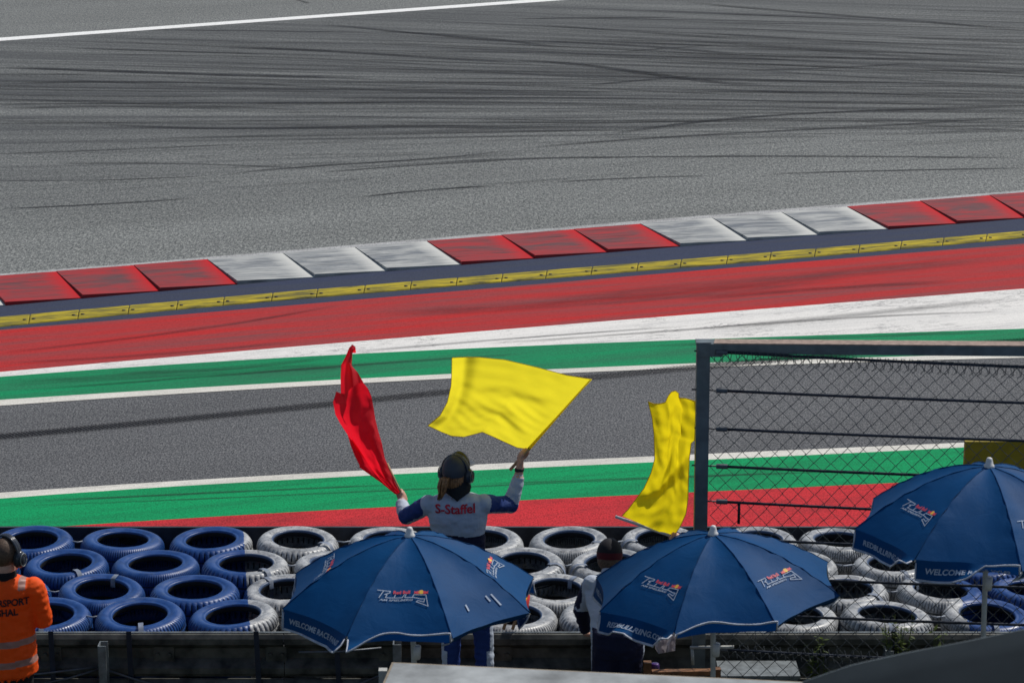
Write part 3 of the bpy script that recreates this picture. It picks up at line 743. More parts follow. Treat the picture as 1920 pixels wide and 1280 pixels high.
# ------------------------------------------------------------------ umbrellas
LOGO = [[(565, 412), (805, 412), (800, 452), (705, 500), (748, 505), (722, 577), (1045, 577), (1085, 500)], [(680, 412), (600, 588)], [(908, 500), (885, 577)],
        [(1112, 500), (1095, 577), (1240, 580)], [(1240, 580), (1265, 512), (1500, 512), (1556, 786), (1325, 690), (1352, 655), (1470, 690), (1482, 612), (1400, 612), (1258, 578)]]
def umbrella(apex_px, Y, R, h, a0, label, logos, folds, texts, pole_off=0.0, tilt=0.0):
    ap = V(*apex_px, Y); base = Vector((ap.x, ap.y, bankz(ap.x, ap.y)))
    u_ = thing('umbrella', base, label, 'umbrella', 'navy umbrellas at the marshal post')
    top = ap.z-.03; ctr = Vector((ap.x, ap.y, 0))
    def rib(a, r):
        return Vector((R*r*math.cos(R_(a)), -R*r*math.sin(R_(a)), top-h*(r**1.75)))
    ctl, stl = math.cos(R_(tilt)), math.sin(R_(tilt)); pz = top-h*.4
    def lean(p): x, z = p.x, p.z-pz; return Vector((x*ctl-z*stl, p.y, pz+x*stl+z*ctl))
    def surf(k, u, r, off=0):
        p = rib(a0+45*k, r).lerp(rib(a0+45*k+45, r), u); e = 4*u*(1-u)
        am = R_(a0+45*k+22.5); out = Vector((math.cos(am), -math.sin(am), 0))
        p = p-out*(R*.045*e*r*r); p.z -= h*.045*e*math.sin(math.pi*min(1, r)) - .0
        p.z += mnoise.noise((p.x*6+k*3, p.y*6, k*7.7))*.008*min(1, r*2)*e
        q = math.exp(-((u if u < .5 else 1-u)/.10)**2)*math.sin(r*38+k)*.0055*(1 if .45 < r < .8 else .25); p.z += q
        if off:
            slope_ = h*1.75*r**.75/R; p = p+(out*slope_+Vector((0, 0, 1))).normalized()*off
        return lean(p)+ctr
    NU, NR = 14, 22; v, f, sl = [], [], []
    for k in range(8):
        o = len(v)
        for j in range(NR+1):
            r = .012+(1-.012)*j/NR
            for i in range(NU+1): v.append(surf(k, i/NU, r))
        for j in range(NR):
            for i in range(NU): a = o+j*(NU+1)+i; f.append((a, a+NU+1, a+NU+2, a+1))
    can = obj('canopy', v, f, M['navy_cloth'], u_)
    sm_ = MB()
    for k in range(8): sm_.tube([surf(k, 0, r)+Vector((0, 0, .001)) for r in np.linspace(.05, 1, 14)], .0026, 5)
    sm_.build('seam', M['seam'], can)
    # valances
    L = .125
    for k in range(8):
        fo = folds.get(k, [5, 8, 4, 6]); us = np.linspace(0, 1, 29); v, f, sl = [], [], []
        am = R_(a0+45*k+22.5); out = Vector((math.cos(am), -math.sin(am), 0))
        def vp(u, t, off=0):
            ph = R_(float(np.interp(u, np.linspace(0, 1, len(fo)), fo)))+.16*math.sin(u*9+k*2)*t
            b_ = surf(k, u, 1.0); tt = L*t
            c1 = ph*.5                                      # bends along its drop
            p = b_+(out*math.sin(c1)+Vector((0, 0, -math.cos(c1))))*min(tt, L*.4)
            if tt > L*.4: p = p+(out*math.sin(ph)+Vector((0, 0, -math.cos(ph))))*(tt-L*.4)
            return p+out*off
        T = [0, .2, .4, .6, .8, .925, 1.0]; nT = len(T)
        for u in us:
            uu = .012+u*.976
            for t in T: v.append(vp(uu, t))
        for i in range(len(us)-1):
            for j in range(nT-1): f.append((i*nT+j, (i+1)*nT+j, (i+1)*nT+j+1, i*nT+j+1)); sl.append(1 if j == nT-2 or ((i == 0 or i == len(us)-2) and j > 0) and False else 0)
        va = obj('valance', v, f, [M['navy_cloth'], M['piping']], can, sl)
        e = MB()
        path = [vp(.012, t) for t in (.15, .5, .8)]+[vp(.012+u*.976, 1.0) for u in us]+[vp(.988, t) for t in (.8, .5, .15)]
        e.tube(path, .0052, 5); o_ = e.build('piping', M['piping'], can)
        if k in texts:
            tv, tf = text2d(texts[k], .047, .025, .15, .95 if len(texts[k]) > 16 else 1.0); wd = 2*R*math.sin(R_(22.5))*.93
            pts = [vp(.5-x/wd, .5-y/L, .006) for x, y in tv]; obj('lettering', pts, tf, M['logo_white'], can, smooth=False)
    # printed logos
    for k in logos:
        lv, lf, ls = [], [], []
        def add2(v2, f2, slot):
            n = len(lv); lv.extend(v2); lf.extend([tuple(i+n for i in q) for q in f2]); ls.extend([slot]*len(f2))
        for pl in LOGO:
            for (x0, y0), (x1, y1) in zip(pl, pl[1:]):
                dx, dy = x1-x0, y1-y0; q = math.hypot(dx, dy); nx_, ny_ = -dy/q*8.5, dx/q*8.5; ex, ey = dx/q*8, dy/q*8
                m_ = max(1, int(q/60))
                for s_ in range(m_):
                    xa, ya = x0-ex+(dx+2*ex)*s_/m_, y0-ey+(dy+2*ey)*s_/m_; xb, yb2 = x0-ex+(dx+2*ex)*(s_+1)/m_, y0-ey+(dy+2*ey)*(s_+1)/m_
                    add2([(xa+nx_, ya+ny_), (xa-nx_, ya-ny_), (xb-nx_, yb2-ny_), (xb+nx_, yb2+ny_)], [(0, 1, 2, 3)], 0)
        def addt(s_, size, cx, cy, slot, bold, shear, sx):
            tv, tf = text2d(s_, size, bold, shear, sx); add2([(cx+x, cy-y) for x, y in tv], tf, slot)
        addt('AM SPIELBERG', 62, 930, 640, 0, .02, .2, 1.62); addt('Red Bull', 118, 1028, 442, 1, .03, 0, .83)
        for sg in (-1, 1):
            bl_ = [(30, -34), (75, -28), (105, -12), (140, -38), (128, 0), (140, 44), (112, 30), (70, 48), (30, 36)]
            add2([(1405+sg*x, 445+y) for x, y in bl_], [tuple(range(9))], 1)
        add2([(1405+52*math.cos(a), 440+52*math.sin(a)) for a in np.linspace(0, 6.28, 16)[:-1]], [tuple(range(15))], 2)
        sc = .30/1000; pts = []; rc = .70; sl_len = R*1.12
        for i, (x, y) in enumerate(lv):
            X, Yy = (x-1055)*sc, -(y-560)*sc; r = rc-Yy/sl_len
            w = 2*R*math.sin(R_(22.5))*r; pts.append(surf(k, min(.98, max(.02, .5-X/w)), r, .006))
        obj('logo', pts, lf, [M['logo_white'], M['logo_red'], M['logo_yellow']], can, ls, smooth=False)
    if label.startswith('navy umbrella with three'):
        for (a, r, ln) in ((.36, .82, .05), (.70, .80, .05), (.78, .80, .10)):
            u = 1-a; e = .011
            pts = [surf(0, u-e, r, .007), surf(0, u+e, r, .007), surf(0, u+e, r+ln, .007), surf(0, u-e, r+ln, .007)]
            obj('sticker', pts, [(0, 1, 2, 3)], M['logo_white'], can)
    for k in range(8):
        v, f = tube([lean(rib(a0+45*k, r))+ctr+Vector((0, 0, -.012)) for r in np.linspace(.03, 1.0, 9)], .005, 6); obj('rib', v, f, M['pole'], u_)
    c = lean(Vector((0, 0, top)))+ctr; v, f = rings([(c+Vector((0, 0, z)), Vector((r, 0, 0)), Vector((0, r, 0))) for z, r in ((-.02, .03), (.002, .032), (.010, .030), (.015, .024), (.042, .019), (.052, .015), (.056, .008))], 16)
    obj('finial', v, f, M['white_plastic'], u_)
    v, f = tube([Vector((ap.x+pole_off, ap.y, base.z-.1)), lean(Vector((0, 0, top-.02)))+ctr], .0165, 10); pl_ = obj('pole', v, f, M['pole'], u_)
    v, f = tube([Vector((ap.x+pole_off*.8, ap.y, top-.02-.68)), Vector((ap.x+pole_off*.7, ap.y, top-.02-.76))], .026, 10); obj('collar', v, f, M['white_plastic'], pl_)
W1, W2 = 'WELCOME RACE FANS', 'REDBULLRING.COM'
umbrella((768, 995), 13.85, .79, .36, 25, 'navy umbrella with three short white stickers in front of the flag waving marshal', (1, 3, 5, 7),
         {0: [-75, -80, -80, -70], 1: [150, 150, 150, 145, 130, 110, 85], 2: [75, 45, 8, 12, 16, 8, 0], 3: [5, 10, 5], 7: [-30, -50, -30]}, {2: W1, 4: W1, 6: W1, 3: W2, 5: W2}, .045)
umbrella((1340, 992), 14.0, .775, .335, 22.5, 'navy umbrella between the capped marshal and the steel fence post', (0, 2, 4, 6),
         {0: [-75, -85, -80, -70], 1: [150, 150, 155, 155, 155, 150, 140], 2: [120, 75, 12, 14, 70, 75, 30, 6], 7: [-60, -60]}, {2: W2, 3: W1, 5: W1, 4: W2, 6: W2}, .03, 4.0)
umbrella((1855, 865), 14.0, .80, .375, 41, 'navy umbrella at the right edge in front of the chain link fence', (0, 2, 4, 6),
         {0: [-60, -70, -65, -60], 1: [150, 150, 140, 70, 20, 14, 10], 2: [130, 75, 4, 10, 8, 6], 7: [-40, -40]}, {1: W1, 2: W2, 3: W1, 5: W1, 4: W2, 6: W2, 0: W2}, .04)

# ------------------------------------------------------------------ people
def fuse(prims, voxel, sm=3):
    v, f = [], []; 
    for pv, pf, z in prims:
        n = len(v); v += [tuple(q) for q in pv]; f += [tuple(i+n for i in q) for q in pf]
    me = bpy.data.meshes.new('tmp'); me.from_pydata(v, [], f); me.update()
    bm = bmesh.new(); bm.from_mesh(me); bmesh.ops.recalc_face_normals(bm, faces=bm.faces); bm.to_mesh(me); bm.free()
    o = bpy.data.objects.new('tmp', me); C.objects.link(o)
    m = o.modifiers.new('r', 'REMESH'); m.mode = 'VOXEL'; m.voxel_size = voxel; m.use_smooth_shade = True
    s = o.modifiers.new('s', 'SMOOTH'); s.iterations = sm; s.factor = .5
    dg = bpy.context.evaluated_depsgraph_get(); dg.update()
    out = bpy.data.meshes.new_from_object(o.evaluated_get(dg)); bpy.data.objects.remove(o); bpy.data.meshes.remove(me)
    kd = KDTree(sum(len(p[0]) for p in prims)); zs = []; i = 0
    for pv, pf, z in prims:
        for q in pv: kd.insert(q, i); zs.append(z); i += 1
    kd.balance()
    return out, kd, zs
def person(name, loc, label, prims, zones, zonefn=None, voxel=.007, folds=None, group=None):
    root = thing(name, loc, label, 'person', group)
    me, kd, zs = fuse(prims, voxel)
    names = list(zones)
    V_ = [v.co.copy() for v in me.vertices]; N_ = [v.normal.copy() for v in me.vertices]
    vz = [zs[kd.find(c)[1]] for c in V_]
    for i, (c, n) in enumerate(zip(V_, N_)):
        if vz[i] not in ('skin', 'shoe'):
            a = mnoise.noise((c.x*16, c.y*16, c.z*30))*.006+mnoise.noise((c.x*34+5, c.y*34, c.z*50))*.0025
            V_[i] = c+n*a
    f = [tuple(p.vertices) for p in me.polygons]; sl = []
    for p in f:
        c = sum((V_[i] for i in p), Vector())/len(p); z = vz[p[0]]; n = N_[p[0]]
        if zonefn: z = zonefn(c, n, z)
        sl.append(names.index(z))
    bd = obj('body', V_, f, [M[zones[k]] for k in names], root, sl)
    bvh = BVHTree.FromPolygons(V_, f); bpy.data.meshes.remove(me)
    return root, bd, bvh
def project_text(parent, bvh, s, size, c, mat, bold=.02, sx=1, tilt=0):
    tv, tf = text2d(s, size, bold, 0, sx); pts = []
    for x, y in tv:
        o = Vector((c.x+x*math.cos(tilt)-y*math.sin(tilt), c.y-.8, c.z+x*math.sin(tilt)+y*math.cos(tilt))); h = bvh.ray_cast(o, Vector((0, 1, 0)))
        pts.append((h[0]-Vector((0, .007, 0))) if h[0] is not None else Vector((o.x, c.y, o.z)))
    return obj('lettering', pts, tf, M[mat], parent, smooth=False)
def grip(wrist, C0, axis, zone, back):
    """palm, four unequal bent fingers and a thumb closed round a stick that passes C0 along axis"""
    axis = axis.normalized(); d = (C0-wrist); d = (d-axis*d.dot(axis)*.6).normalized(); out = []
    side = axis.cross(d).normalized()
    if side.dot(back) < 0: side = -side                    # side: towards the back of the hand
    pc = wrist.lerp(C0, .55)+side*.012
    out.append((*ellipsoid(pc, (.040, .017, .050), (axis, side, d), 14, 10), zone))
    out.append((*ellipsoid(wrist.lerp(C0, .12), (.026, .022, .030), (axis, side, d), 12, 8), zone))
    for i, ln in enumerate((.95, 1.08, 1.0, .82)):
        b = C0+axis*((i-1.5)*.0205)+d*0
        ang = [100, 60, 10, -50, -105][:5]; pts = []
        for a in ang: pts.append(b+side*(math.sin(R_(a))*.024*ln)+d*(math.cos(R_(a))*.024*ln))
        pts.insert(0, b-d*.022+side*.02)
        out.append((*capsule(pts, [.0115, .0112, .0108, .0102, .0095, .0085], 10), zone))
    tb = wrist.lerp(C0, .35)-axis*.030
    out.append((*capsule([tb, tb-axis*.012+d*.03-side*.012, C0-axis*.034-side*.02+d*.005, C0-axis*.012-side*.027+d*.012], [.014, .0125, .0115, .0095], 10), zone))
    return out
X_, Y_, Z_ = Vector((1, 0, 0)), Vector((0, 1, 0)), Vector((0, 0, 1))
def torso(P, spec, zone, n=36):
    rs = []
    for px, py, dy, hw, hd in spec:
        c = P(px, py, dy); rs.append([c, X_*hw, Y_*hd])
    full = []
    for (a, b) in zip(rs, rs[1:]):
        m = max(2, int((b[0]-a[0]).length/.02))
        for k in range(m): t = k/m; full.append((a[0].lerp(b[0], t), a[1].lerp(b[1], t), a[2].lerp(b[2], t)))
    full.append(tuple(rs[-1])); return (*rings(full, n), zone)
def headprims(c, yaw, zone='skin', s=1.0, pitch=0):
    fw = Vector((math.sin(yaw)*math.cos(pitch), math.cos(yaw)*math.cos(pitch), math.sin(pitch))); sd = Vector((math.cos(yaw), -math.sin(yaw), 0)); up = sd.cross(fw); ax = (sd, fw, up)
    def L(x, y, z): return c+sd*(x*s)+fw*(y*s)+up*(z*s)
    pr = [(*ellipsoid(L(0, -.008, .022), (.074*s, .094*s, .094*s), ax), zone), (*ellipsoid(L(0, .028, -.045), (.058*s, .066*s, .075*s), ax), zone),
          (*ellipsoid(L(0, .062, -.092), (.026*s, .022*s, .022*s), ax, 12, 8), zone),
          (*capsule([L(0, .088, .008), L(0, .112, -.028)], [.009*s, .014*s], 10), zone), (*ellipsoid(L(0, .088, -.062), (.024*s, .010*s, .008*s), ax, 12, 8), zone)]
    for sg in (-1, 1):
        pr.append((*ellipsoid(L(sg*.030, .082, .004), (.014*s, .008*s, .010*s), ax, 10, 8), zone))
        pr.append((*ellipsoid(L(sg*.076, -.004, -.012), (.010*s, .020*s, .031*s), ax, 10, 8), zone))
    return pr, L, ax
def headset(root, L, ax, s=1.0, drop=0, mic=None):
    sd, fw, up = ax; pts = [L(.098*math.cos(R_(a)), -.004+drop, .01+.118*math.sin(R_(a))) for a in range(0, 181, 12)]
    hs = MB(); 
    for q in (-1, -.5, .5, 1): hs.tube([p+fw*q*.015 for p in pts], .0072, 8)
    hs.tube(pts, .009, 8)
    ho = hs.build('headset', M['earcup'], root)
    for sg in (-1, 1):
        v, f = ellipsoid(L(sg*.098, 0+drop, -.012), (.026*s, .040*s, .052*s), ax, 18, 12); obj('ear_cup', v, f, M['earcup'], ho)
        v, f = ellipsoid(L(sg*.082, 0+drop, -.012), (.018*s, .042*s, .054*s), ax, 18, 10); obj('ear_cushion', v, f, M['rubber'], ho)
        m = MB(); m.tube([L(sg*.122, .030*math.cos(a)+drop, -.012+.040*math.sin(a)) for a in np.linspace(0, 6.283, 15)], .0035, 6); m.build('cup_highlight', M['galv'], ho)  # pale ring added as the highlight on the cup rim
    return ho

# --- marshal with two flags, seen from behind
YW = 15.0
def W(px, py, dy=0.0): return V(px, py, YW+dy)
hc = W(855, 886, .02); pr, L, hax = headprims(hc, R_(24), s=.94)
P_ = list(pr)
P_.append((*capsule([W(855, 905), W(857, 940)], [.055, .062]), 'skin'))
P_.append(torso(W, [(857, 920, .01, .055, .05), (857, 926, .01, .12, .07), (857, 934, 0, .178, .088), (857, 948, 0, .198, .102), (858, 970, 0, .190, .112), (860, 1000, .0, .172, .106), (863, 1030, 0, .163, .102), (867, 1060, -.01, .18, .118), (869, 1085, -.01, .185, .125), (870, 1108, -.01, .15, .11)], 'white'))
shL, elL, wrL = W(804, 945, .0), W(762, 968, .17), W(754, 940, .33)
shR, elR, wrR = W(908, 944, .0), W(957, 946, .16), W(975, 872, .20)
P_.append((*capsule([shL, elL], [.064, .054]), 'blue')); P_.append((*capsule([elL, W(753, 946, .30)], [.055, .042]), 'white')); P_.append((*capsule([W(753, 946, .30), wrL], [.030, .026]), 'skin'))
P_.append((*capsule([shR, elR], [.064, .054]), 'blue')); cuff = W(971.5, 899, .19)
P_.append((*capsule([elR, cuff], [.055, .041]), 'white')); P_.append((*capsule([cuff, wrR], [.031, .025]), 'skin'))
RF0, RF1 = W(760, 926, .36), W(690, 790, .30)             # red flag stick
YF0, YF1 = W(957, 880, .24), W(1108, 711, -.10)            # yellow flag stick
gR = W(982, 852, .21); gL = W(752, 929, .36)
P_ += grip(wrR, gR, YF1-YF0, 'skin', Vector((0, -1, 0))); P_ += grip(wrL, gL, RF1-RF0, 'skin', Vector((0, -1, .3)))
for hx, kx, fx_ in ((852, 846, 845), (888, 907, 910)):
    hp = W(hx, 1092, -.01); kn = W(kx, 1192, .01); ft = W(fx_, 1300, -.02)
    P_.append((*capsule([hp, kn, ft], [.092, .066, .056]), 'leg'))
    P_.append((*capsule([ft+Vector((0, -.03, -.02)), ft+Vector((0, .14, -.035))], [.048, .04]), 'shoe'))
wz = W(860, 1001).z
def seg(c, a, b):
    d = b-a; t = max(0., min(1., (c-a).dot(d)/d.length_squared)); return (c-(a+d*t)).length, t
def wzone(c, n, z):
    if z in ('blue', 'white'):
        for sh, el, cu in ((shL, elL, W(753, 946, .30)), (shR, elR, cuff)):
            d1, t1 = seg(c, sh, el); d2, t2 = seg(c, el, cu)
            if min(d1, d2) < .085 and (d2 < d1 or t1 > .02):
                if d2 < d1-.004: return 'white'
                if abs(c.x-W(856, 945).x) < .185+.03*(c.z < sh.z): return 'white'
                return 'white' if n.z < -.75 else 'blue'
        if c.z < W(0, 997).z+.16*max(0, W(880, 1000).x-c.x-.02) - .6*max(0, W(800, 1000).x+.12-c.x)*0 and c.z < W(0, 1000).z+.02: return 'navy'
        return 'white'
    if z == 'leg':
        o = abs(c.x-W(876, 1200).x)
        return 'white' if o > (.150 if c.z > W(0, 1215).z else .128) else 'navy2'
    return z
step_ = W(876, 1309).z-.04
root, body, bvh = person('person', (W(876, 1300).x, YW, step_), 'marshal in white and blue overalls waving a red and a yellow flag', P_,
    {'skin': 'skin', 'white': 'suit_white', 'blue': 'suit_blue', 'navy': 'suit_navy', 'navy2': 'suit_blue', 'leg': 'suit_blue', 'shoe': 'rubber'}, wzone)
project_text(root, bvh, 'S-Staffel', .083, W(853.5, 955, -.1), 'print_red', .022, .98, .02)
# cap, glossy band, ponytail, scarf
v, f = ellipsoid(L(0, -.006, .026), (.083, .104, .100), hax, 28, 14, 0, .60); cp = obj('cap', v, f, M['cap'], root)
v, f = ellipsoid(L(0, .05, .040), (.074, .062, .095), hax, 24, 12, 0, .5); obj('cap_front', v, f, M['cap_front'], cp)
v, f = ellipsoid(L(0, .145, .025), (.066, .075, .008), hax, 20, 8); obj('peak', v, f, M['cap'], cp)
headset(root, L, hax)
hb = MB(); q0 = L(-.012, -.098, -.005)
for i in range(24):
    a, b_, c_ = random.uniform(-1, 1), random.uniform(-1, 1), random.uniform(.75, 1.05)
    pts = [q0+X_*(a*.014)+Y_*(b_*.012), q0+X_*(-.030+a*.026)+Y_*(-.038+b_*.016)+Z_*(-.004), q0+X_*(-.038+a*.030)+Y_*(-.034+b_*.02)+Z_*(-.05*c_),
           q0+X_*(-.040+a*.022)+Y_*(-.030+b_*.016)+Z_*(-.095*c_), q0+X_*(-.058+a*.014)+Y_*(-.035+b_*.012)+Z_*(-.14*c_)]
    hb.tube(pts, [.006, .009, .0085, .006, .002], 6)
for i in range(26):                                        # nape hair under the cap
    t = R_(-150+300*i/25) ; hb.tube([L(.078*math.sin(t), -.012-.082*math.cos(t), .0), L(.07*math.sin(t), -.01-.078*math.cos(t), -.07), L(.04*math.sin(t), -.01-.066*math.cos(t), -.115)], [.008, .009, .005], 6) if math.cos(t) > 0 else None
hb.build('hair', M['hair_brown'], root)
sc_ = MB()
v, f = rings([(W(858, y, d_), X_*a, Y_*b_) for y, d_, a, b_ in ((888, .03, .058, .062), (892, .025, .074, .076), (902, .02, .080, .080), (912, .01, .088, .084), (920, .0, .082, .088), (927, -.012, .045, .088), (932, -.022, .012, .085))], 30)
obj('scarf', v, f, M['scarf'], root)
v, f = rings([(cuff.lerp(wrR, t), X_*.031, Y_*.031) for t in (.62, .72, .82)], 16); obj('wrist_band', v, f, M['rubber'], root)
b = MB(); b.box((W(876, 1300).x, YW+.02, (step_+GZ)/2-.01), (.7, .5, step_-GZ+.02)); st_o = b.build('platform', M['wood_dark'], smooth=False, kind='structure')

# --- capped marshal leaning on the rail
YC = 15.05
def K(px, py, dy=0.0): return V(px, py, YC+dy)
hc = K(1143, 1043, .32); pr, L, hax = headprims(hc, R_(8), s=.97, pitch=R_(-14)); P_ = list(pr)
P_.append((*capsule([K(1143, 1062, .28), K(1146, 1090, .20)], [.054, .062]), 'white'))
P_.append(torso(K, [(1146, 1078, .2, .10, .06), (1147, 1088, .18, .17, .09), (1149, 1105, .12, .195, .11), (1153, 1130, .02, .19, .115), (1157, 1160, -.10, .175, .115), (1158, 1180, -.18, .178, .13), (1158, 1205, -.20, .172, .135), (1158, 1225, -.20, .15, .12)], 'white'))
fh = K(1267, 1004, .38)
P_.append((*capsule([K(1110, 1095, .14), K(1090, 1142, .16)], [.066, .056]), 'white')); P_.append((*capsule([K(1090, 1142, .16), K(1098, 1176, .30)], [.054, .042]), 'navy'))
P_ += [(*ellipsoid(K(1103, 1186, .36), (.04, .045, .02), None, 14, 8), 'skin')]
for i in range(4): P_.append((*capsule([K(1098+i*4.5, 1184, .40), K(1098+i*4.5, 1181, .455), K(1098+i*4.5, 1188, .48)], [.011, .010, .0085], 10), 'skin'))
P_.append((*capsule([K(1112, 1184, .36), K(1120, 1181, .41)], [.012, .009], 10), 'skin'))
P_.append((*capsule([K(1186, 1095, .14), K(1232, 1068, .25)], [.066, .056]), 'white')); P_.append((*capsule([K(1232, 1068, .25), K(1262, 1026, .36)], [.054, .04]), 'white'))
wr = K(1266, 1020, .37); P_.append((*capsule([K(1262, 1026, .36), wr], [.028, .025]), 'skin'))
FA, FB = V(1154, 968, YC+.40), V(1276, 1010, YC+.40)
P_ += grip(wr, V(1268, 1007, YC+.40), FB-FA, 'skin', Vector((0, -1, .2)))
for hx in (1136, 1180):
    hp = K(hx, 1210, -.2); ft = Vector((hp.x-.02, hp.y+.05, GZ+.06)); kn = hp.lerp(ft, .5)+Vector((0, .03, 0))
    P_.append((*capsule([hp, kn, ft], [.098, .075, .058]), 'leg')); P_.append((*capsule([ft+Vector((0, -.03, -.0)), ft+Vector((0, .15, -.015))], [.05, .042]), 'shoe'))
cz = K(1158, 1166, -.1).z; ccx = K(1158, 1200, -.2).x
def czone(c, n, z):
    if z == 'white' and abs(c.x-ccx) < .22 and c.z < cz and c.y < YC+.1: return 'navy' if abs(c.x-ccx) < .165 else 'white'
    if z == 'white' and c.x < K(1092, 1120).x and n.x < -.5 and c.y < YC+.3: return 'navy'
    if z == 'leg': return 'white' if abs(c.x-ccx) > .165 else 'navy'
    if z in ('white', 'navy') and c.x < K(1112, 1120).x: return 'navy' if c.z < K(1090, 1140, .16).z else 'white'
    return z
root, body, bvh = person('person', (ccx, YC-.15, GZ), 'marshal in a black cap leaning on the guardrail with a yellow flag', P_,
    {'skin': 'skin', 'white': 'suit_white', 'navy': 'suit_navy', 'leg': 'suit_navy', 'shoe': 'rubber'}, czone)
v, f = ellipsoid(L(0, -.006, .022), (.086, .104, .104), hax, 28, 14, 0, .50); cp = obj('cap', v, f, M['cap_black'], root)
v, f = ellipsoid(L(0, -.006, .020), (.0875, .1055, .104), hax, 28, 6, .46, .66); obj('cap_band', v, f, M['cap_red'], cp)
v, f = ellipsoid(L(0, .14, .03), (.07, .08, .008), hax, 20, 8); obj('peak', v, f, M['cap_black'], cp)
v, f = ellipsoid(L(0, -.006, .127), (.008, .008, .005), hax, 10, 6); obj('button', v, f, M['cap_black'], cp)
v, f = ellipsoid(L(0, -.022, -.022), (.079, .085, .075), hax, 24, 12, .3, .9); obj('hair', v, f, M['hair_dark'], root)

# --- orange marshal at the left edge
YO = 14.25
def O(px, py, dy=0.0): return V(px, py, YO+dy)
hc = O(13, 1040, .02); pr, L, hax = headprims(hc, R_(26), s=1.02); P_ = list(pr)
P_.append((*capsule([O(10, 1062), O(6, 1090)], [.062, .068]), 'skin'))
P_.append(torso(O, [(3, 1078, .0, .085, .07), (3, 1084, 0, .16, .09), (3, 1096, 0, .205, .11), (3, 1120, 0, .208, .125), (3, 1160, 0, .205, .135), (3, 1200, 0, .212, .145), (4, 1240, 0, .222, .155), (4, 1257, 0, .222, .155), (4, 1259, 0, .19, .13)], 'orange'))
for sg in (-1, 1):
    X0 = lambda px: 3+sg*(px-3)
    P_.append((*capsule([O(X0(64), 1103, .0), O(X0(80), 1160, .03)], [.072, .062]), 'orange')); P_.append((*capsule([O(X0(80), 1160, .03), O(X0(60), 1150, .26)], [.060, .045]), 'orange'))
    hw = O(X0(56), 1146, .30); P_.append((*ellipsoid(hw, (.03, .045, .03), None, 14, 8), 'skin'))
    for i in range(4): P_.append((*capsule([hw+Vector((sg*(i-1.5)*.017, .03, 0)), hw+Vector((sg*(i-1.5)*.016, .065, -.005)), hw+Vector((sg*(i-1.5)*.015, .075, -.035))], [.011, .010, .0085], 10), 'skin'))
    P_.append((*capsule([hw+Vector((-sg*.025, .01, 0)), hw+Vector((-sg*.04, .05, -.005))], [.012, .009], 10), 'skin'))
    hp = O(3+sg*30, 1262); ft = Vector((hp.x, hp.y, GZ+.06)); P_.append((*capsule([hp, hp.lerp(ft, .5), ft], [.10, .078, .062]), 'leg'))
    P_.append((*capsule([ft+Vector((0, -.03, 0)), ft+Vector((0, .16, -.015))], [.052, .044]), 'shoe'))
P_.append((*ellipsoid(O(4, 1262), (.19, .135, .1), None, 24, 12), 'leg'))
sz1, sz2 = O(0, 1211, -.14).z, O(0, 1250, -.15).z; scx = O(3, 1200).x
def ozone(c, n, z):
    if z == 'orange' and abs(c.x-scx) < .235 and c.y < YO+.16:
        if abs(c.z-sz1-.05*(c.x-scx)) < .021 or abs(c.z-sz2-.06*(c.x-scx)) < .021: return 'tape'
    if z == 'orange' and abs(abs(c.x-scx)-.155) < .020 and n.z > .25 and c.z > O(0, 1104).z: return 'tape'
    return z
root, body, bvh = person('person', (scx, YO, GZ), 'marshal in an orange hi-vis jacket at the left edge, seen from behind', P_,
    {'skin': 'skin', 'orange': 'orange', 'tape': 'reflect', 'leg': 'black_cloth', 'shoe': 'rubber'}, ozone)
project_text(root, bvh, 'MOTORSPORT', .060, O(1, 1131, -.12), 'print_black', .03, .84, .02); project_text(root, bvh, 'MARSHAL', .060, O(-2, 1148.5, -.12), 'print_black', .03, .86, .02)
v, f = ellipsoid(L(0, -.012, .022), (.0775, .0965, .0985), hax, 30, 16, 0, .78)
keep = [q for q in f if ((sum((v[i] for i in q), Vector())/4)-L(0, 0, 0)).dot(hax[1]) < .035 or ((sum((v[i] for i in q), Vector())/4)-L(0, 0, 0)).dot(hax[2]) > .06]
obj('hair', v, keep, M['hair_dark'], root)
v, f = rings([(O(8, y, 0), X_*a, Y_*b_) for y, a, b_ in ((1068, .066, .066), (1072, .074, .074), (1080, .078, .078), (1086, .085, .08))], 28); obj('collar', v, f, M['black_cloth'], root)
headset(root, L, hax, 1.05)

# ------------------------------------------------------------------ flags
def arc(pts, n):
    a = np.array(pts, float); d = np.r_[0, np.cumsum(np.hypot(*np.diff(a, axis=0).T))]; s = np.linspace(0, d[-1], n)
    return np.stack([np.interp(s, d, a[:, 0]), np.interp(s, d, a[:, 1])], 1)
def coons(top, bot, left, right, nu, nv):                  # left/right run from top to bottom
    T, B, Lf, Rt = arc(top, nu), arc(bot, nu), arc(left, nv), arc(right, nv); out = np.zeros((nv, nu, 2))
    for j in range(nv):
        v = j/(nv-1)
        for i in range(nu):
            u = i/(nu-1); out[j, i] = (1-v)*T[i]+v*B[i]+(1-u)*Lf[j]+u*Rt[j]-((1-u)*(1-v)*T[0]+u*(1-v)*T[-1]+(1-u)*v*B[0]+u*v*B[-1])
    return out
def sheet(grid, Y, depth):
    nv, nu = grid.shape[:2]; v, f = [], []
    for j in range(nv):
        for i in range(nu): v.append(V(grid[j, i, 0], grid[j, i, 1], Y+depth(i/(nu-1), j/(nv-1))))
    for j in range(nv-1):
        for i in range(nu-1): a = j*nu+i; f.append((a, a+1, a+nu+1, a+nu))
    return v, f
def hem(v, nu, nv, edges, r):
    m = MB()
    E = {'top': [v[i] for i in range(nu)], 'bottom': [v[(nv-1)*nu+i] for i in range(nu)], 'left': [v[j*nu] for j in range(nv)], 'right': [v[j*nu+nu-1] for j in range(nv)]}
    for e in edges: m.tube(E[e], r, 5)
    return m
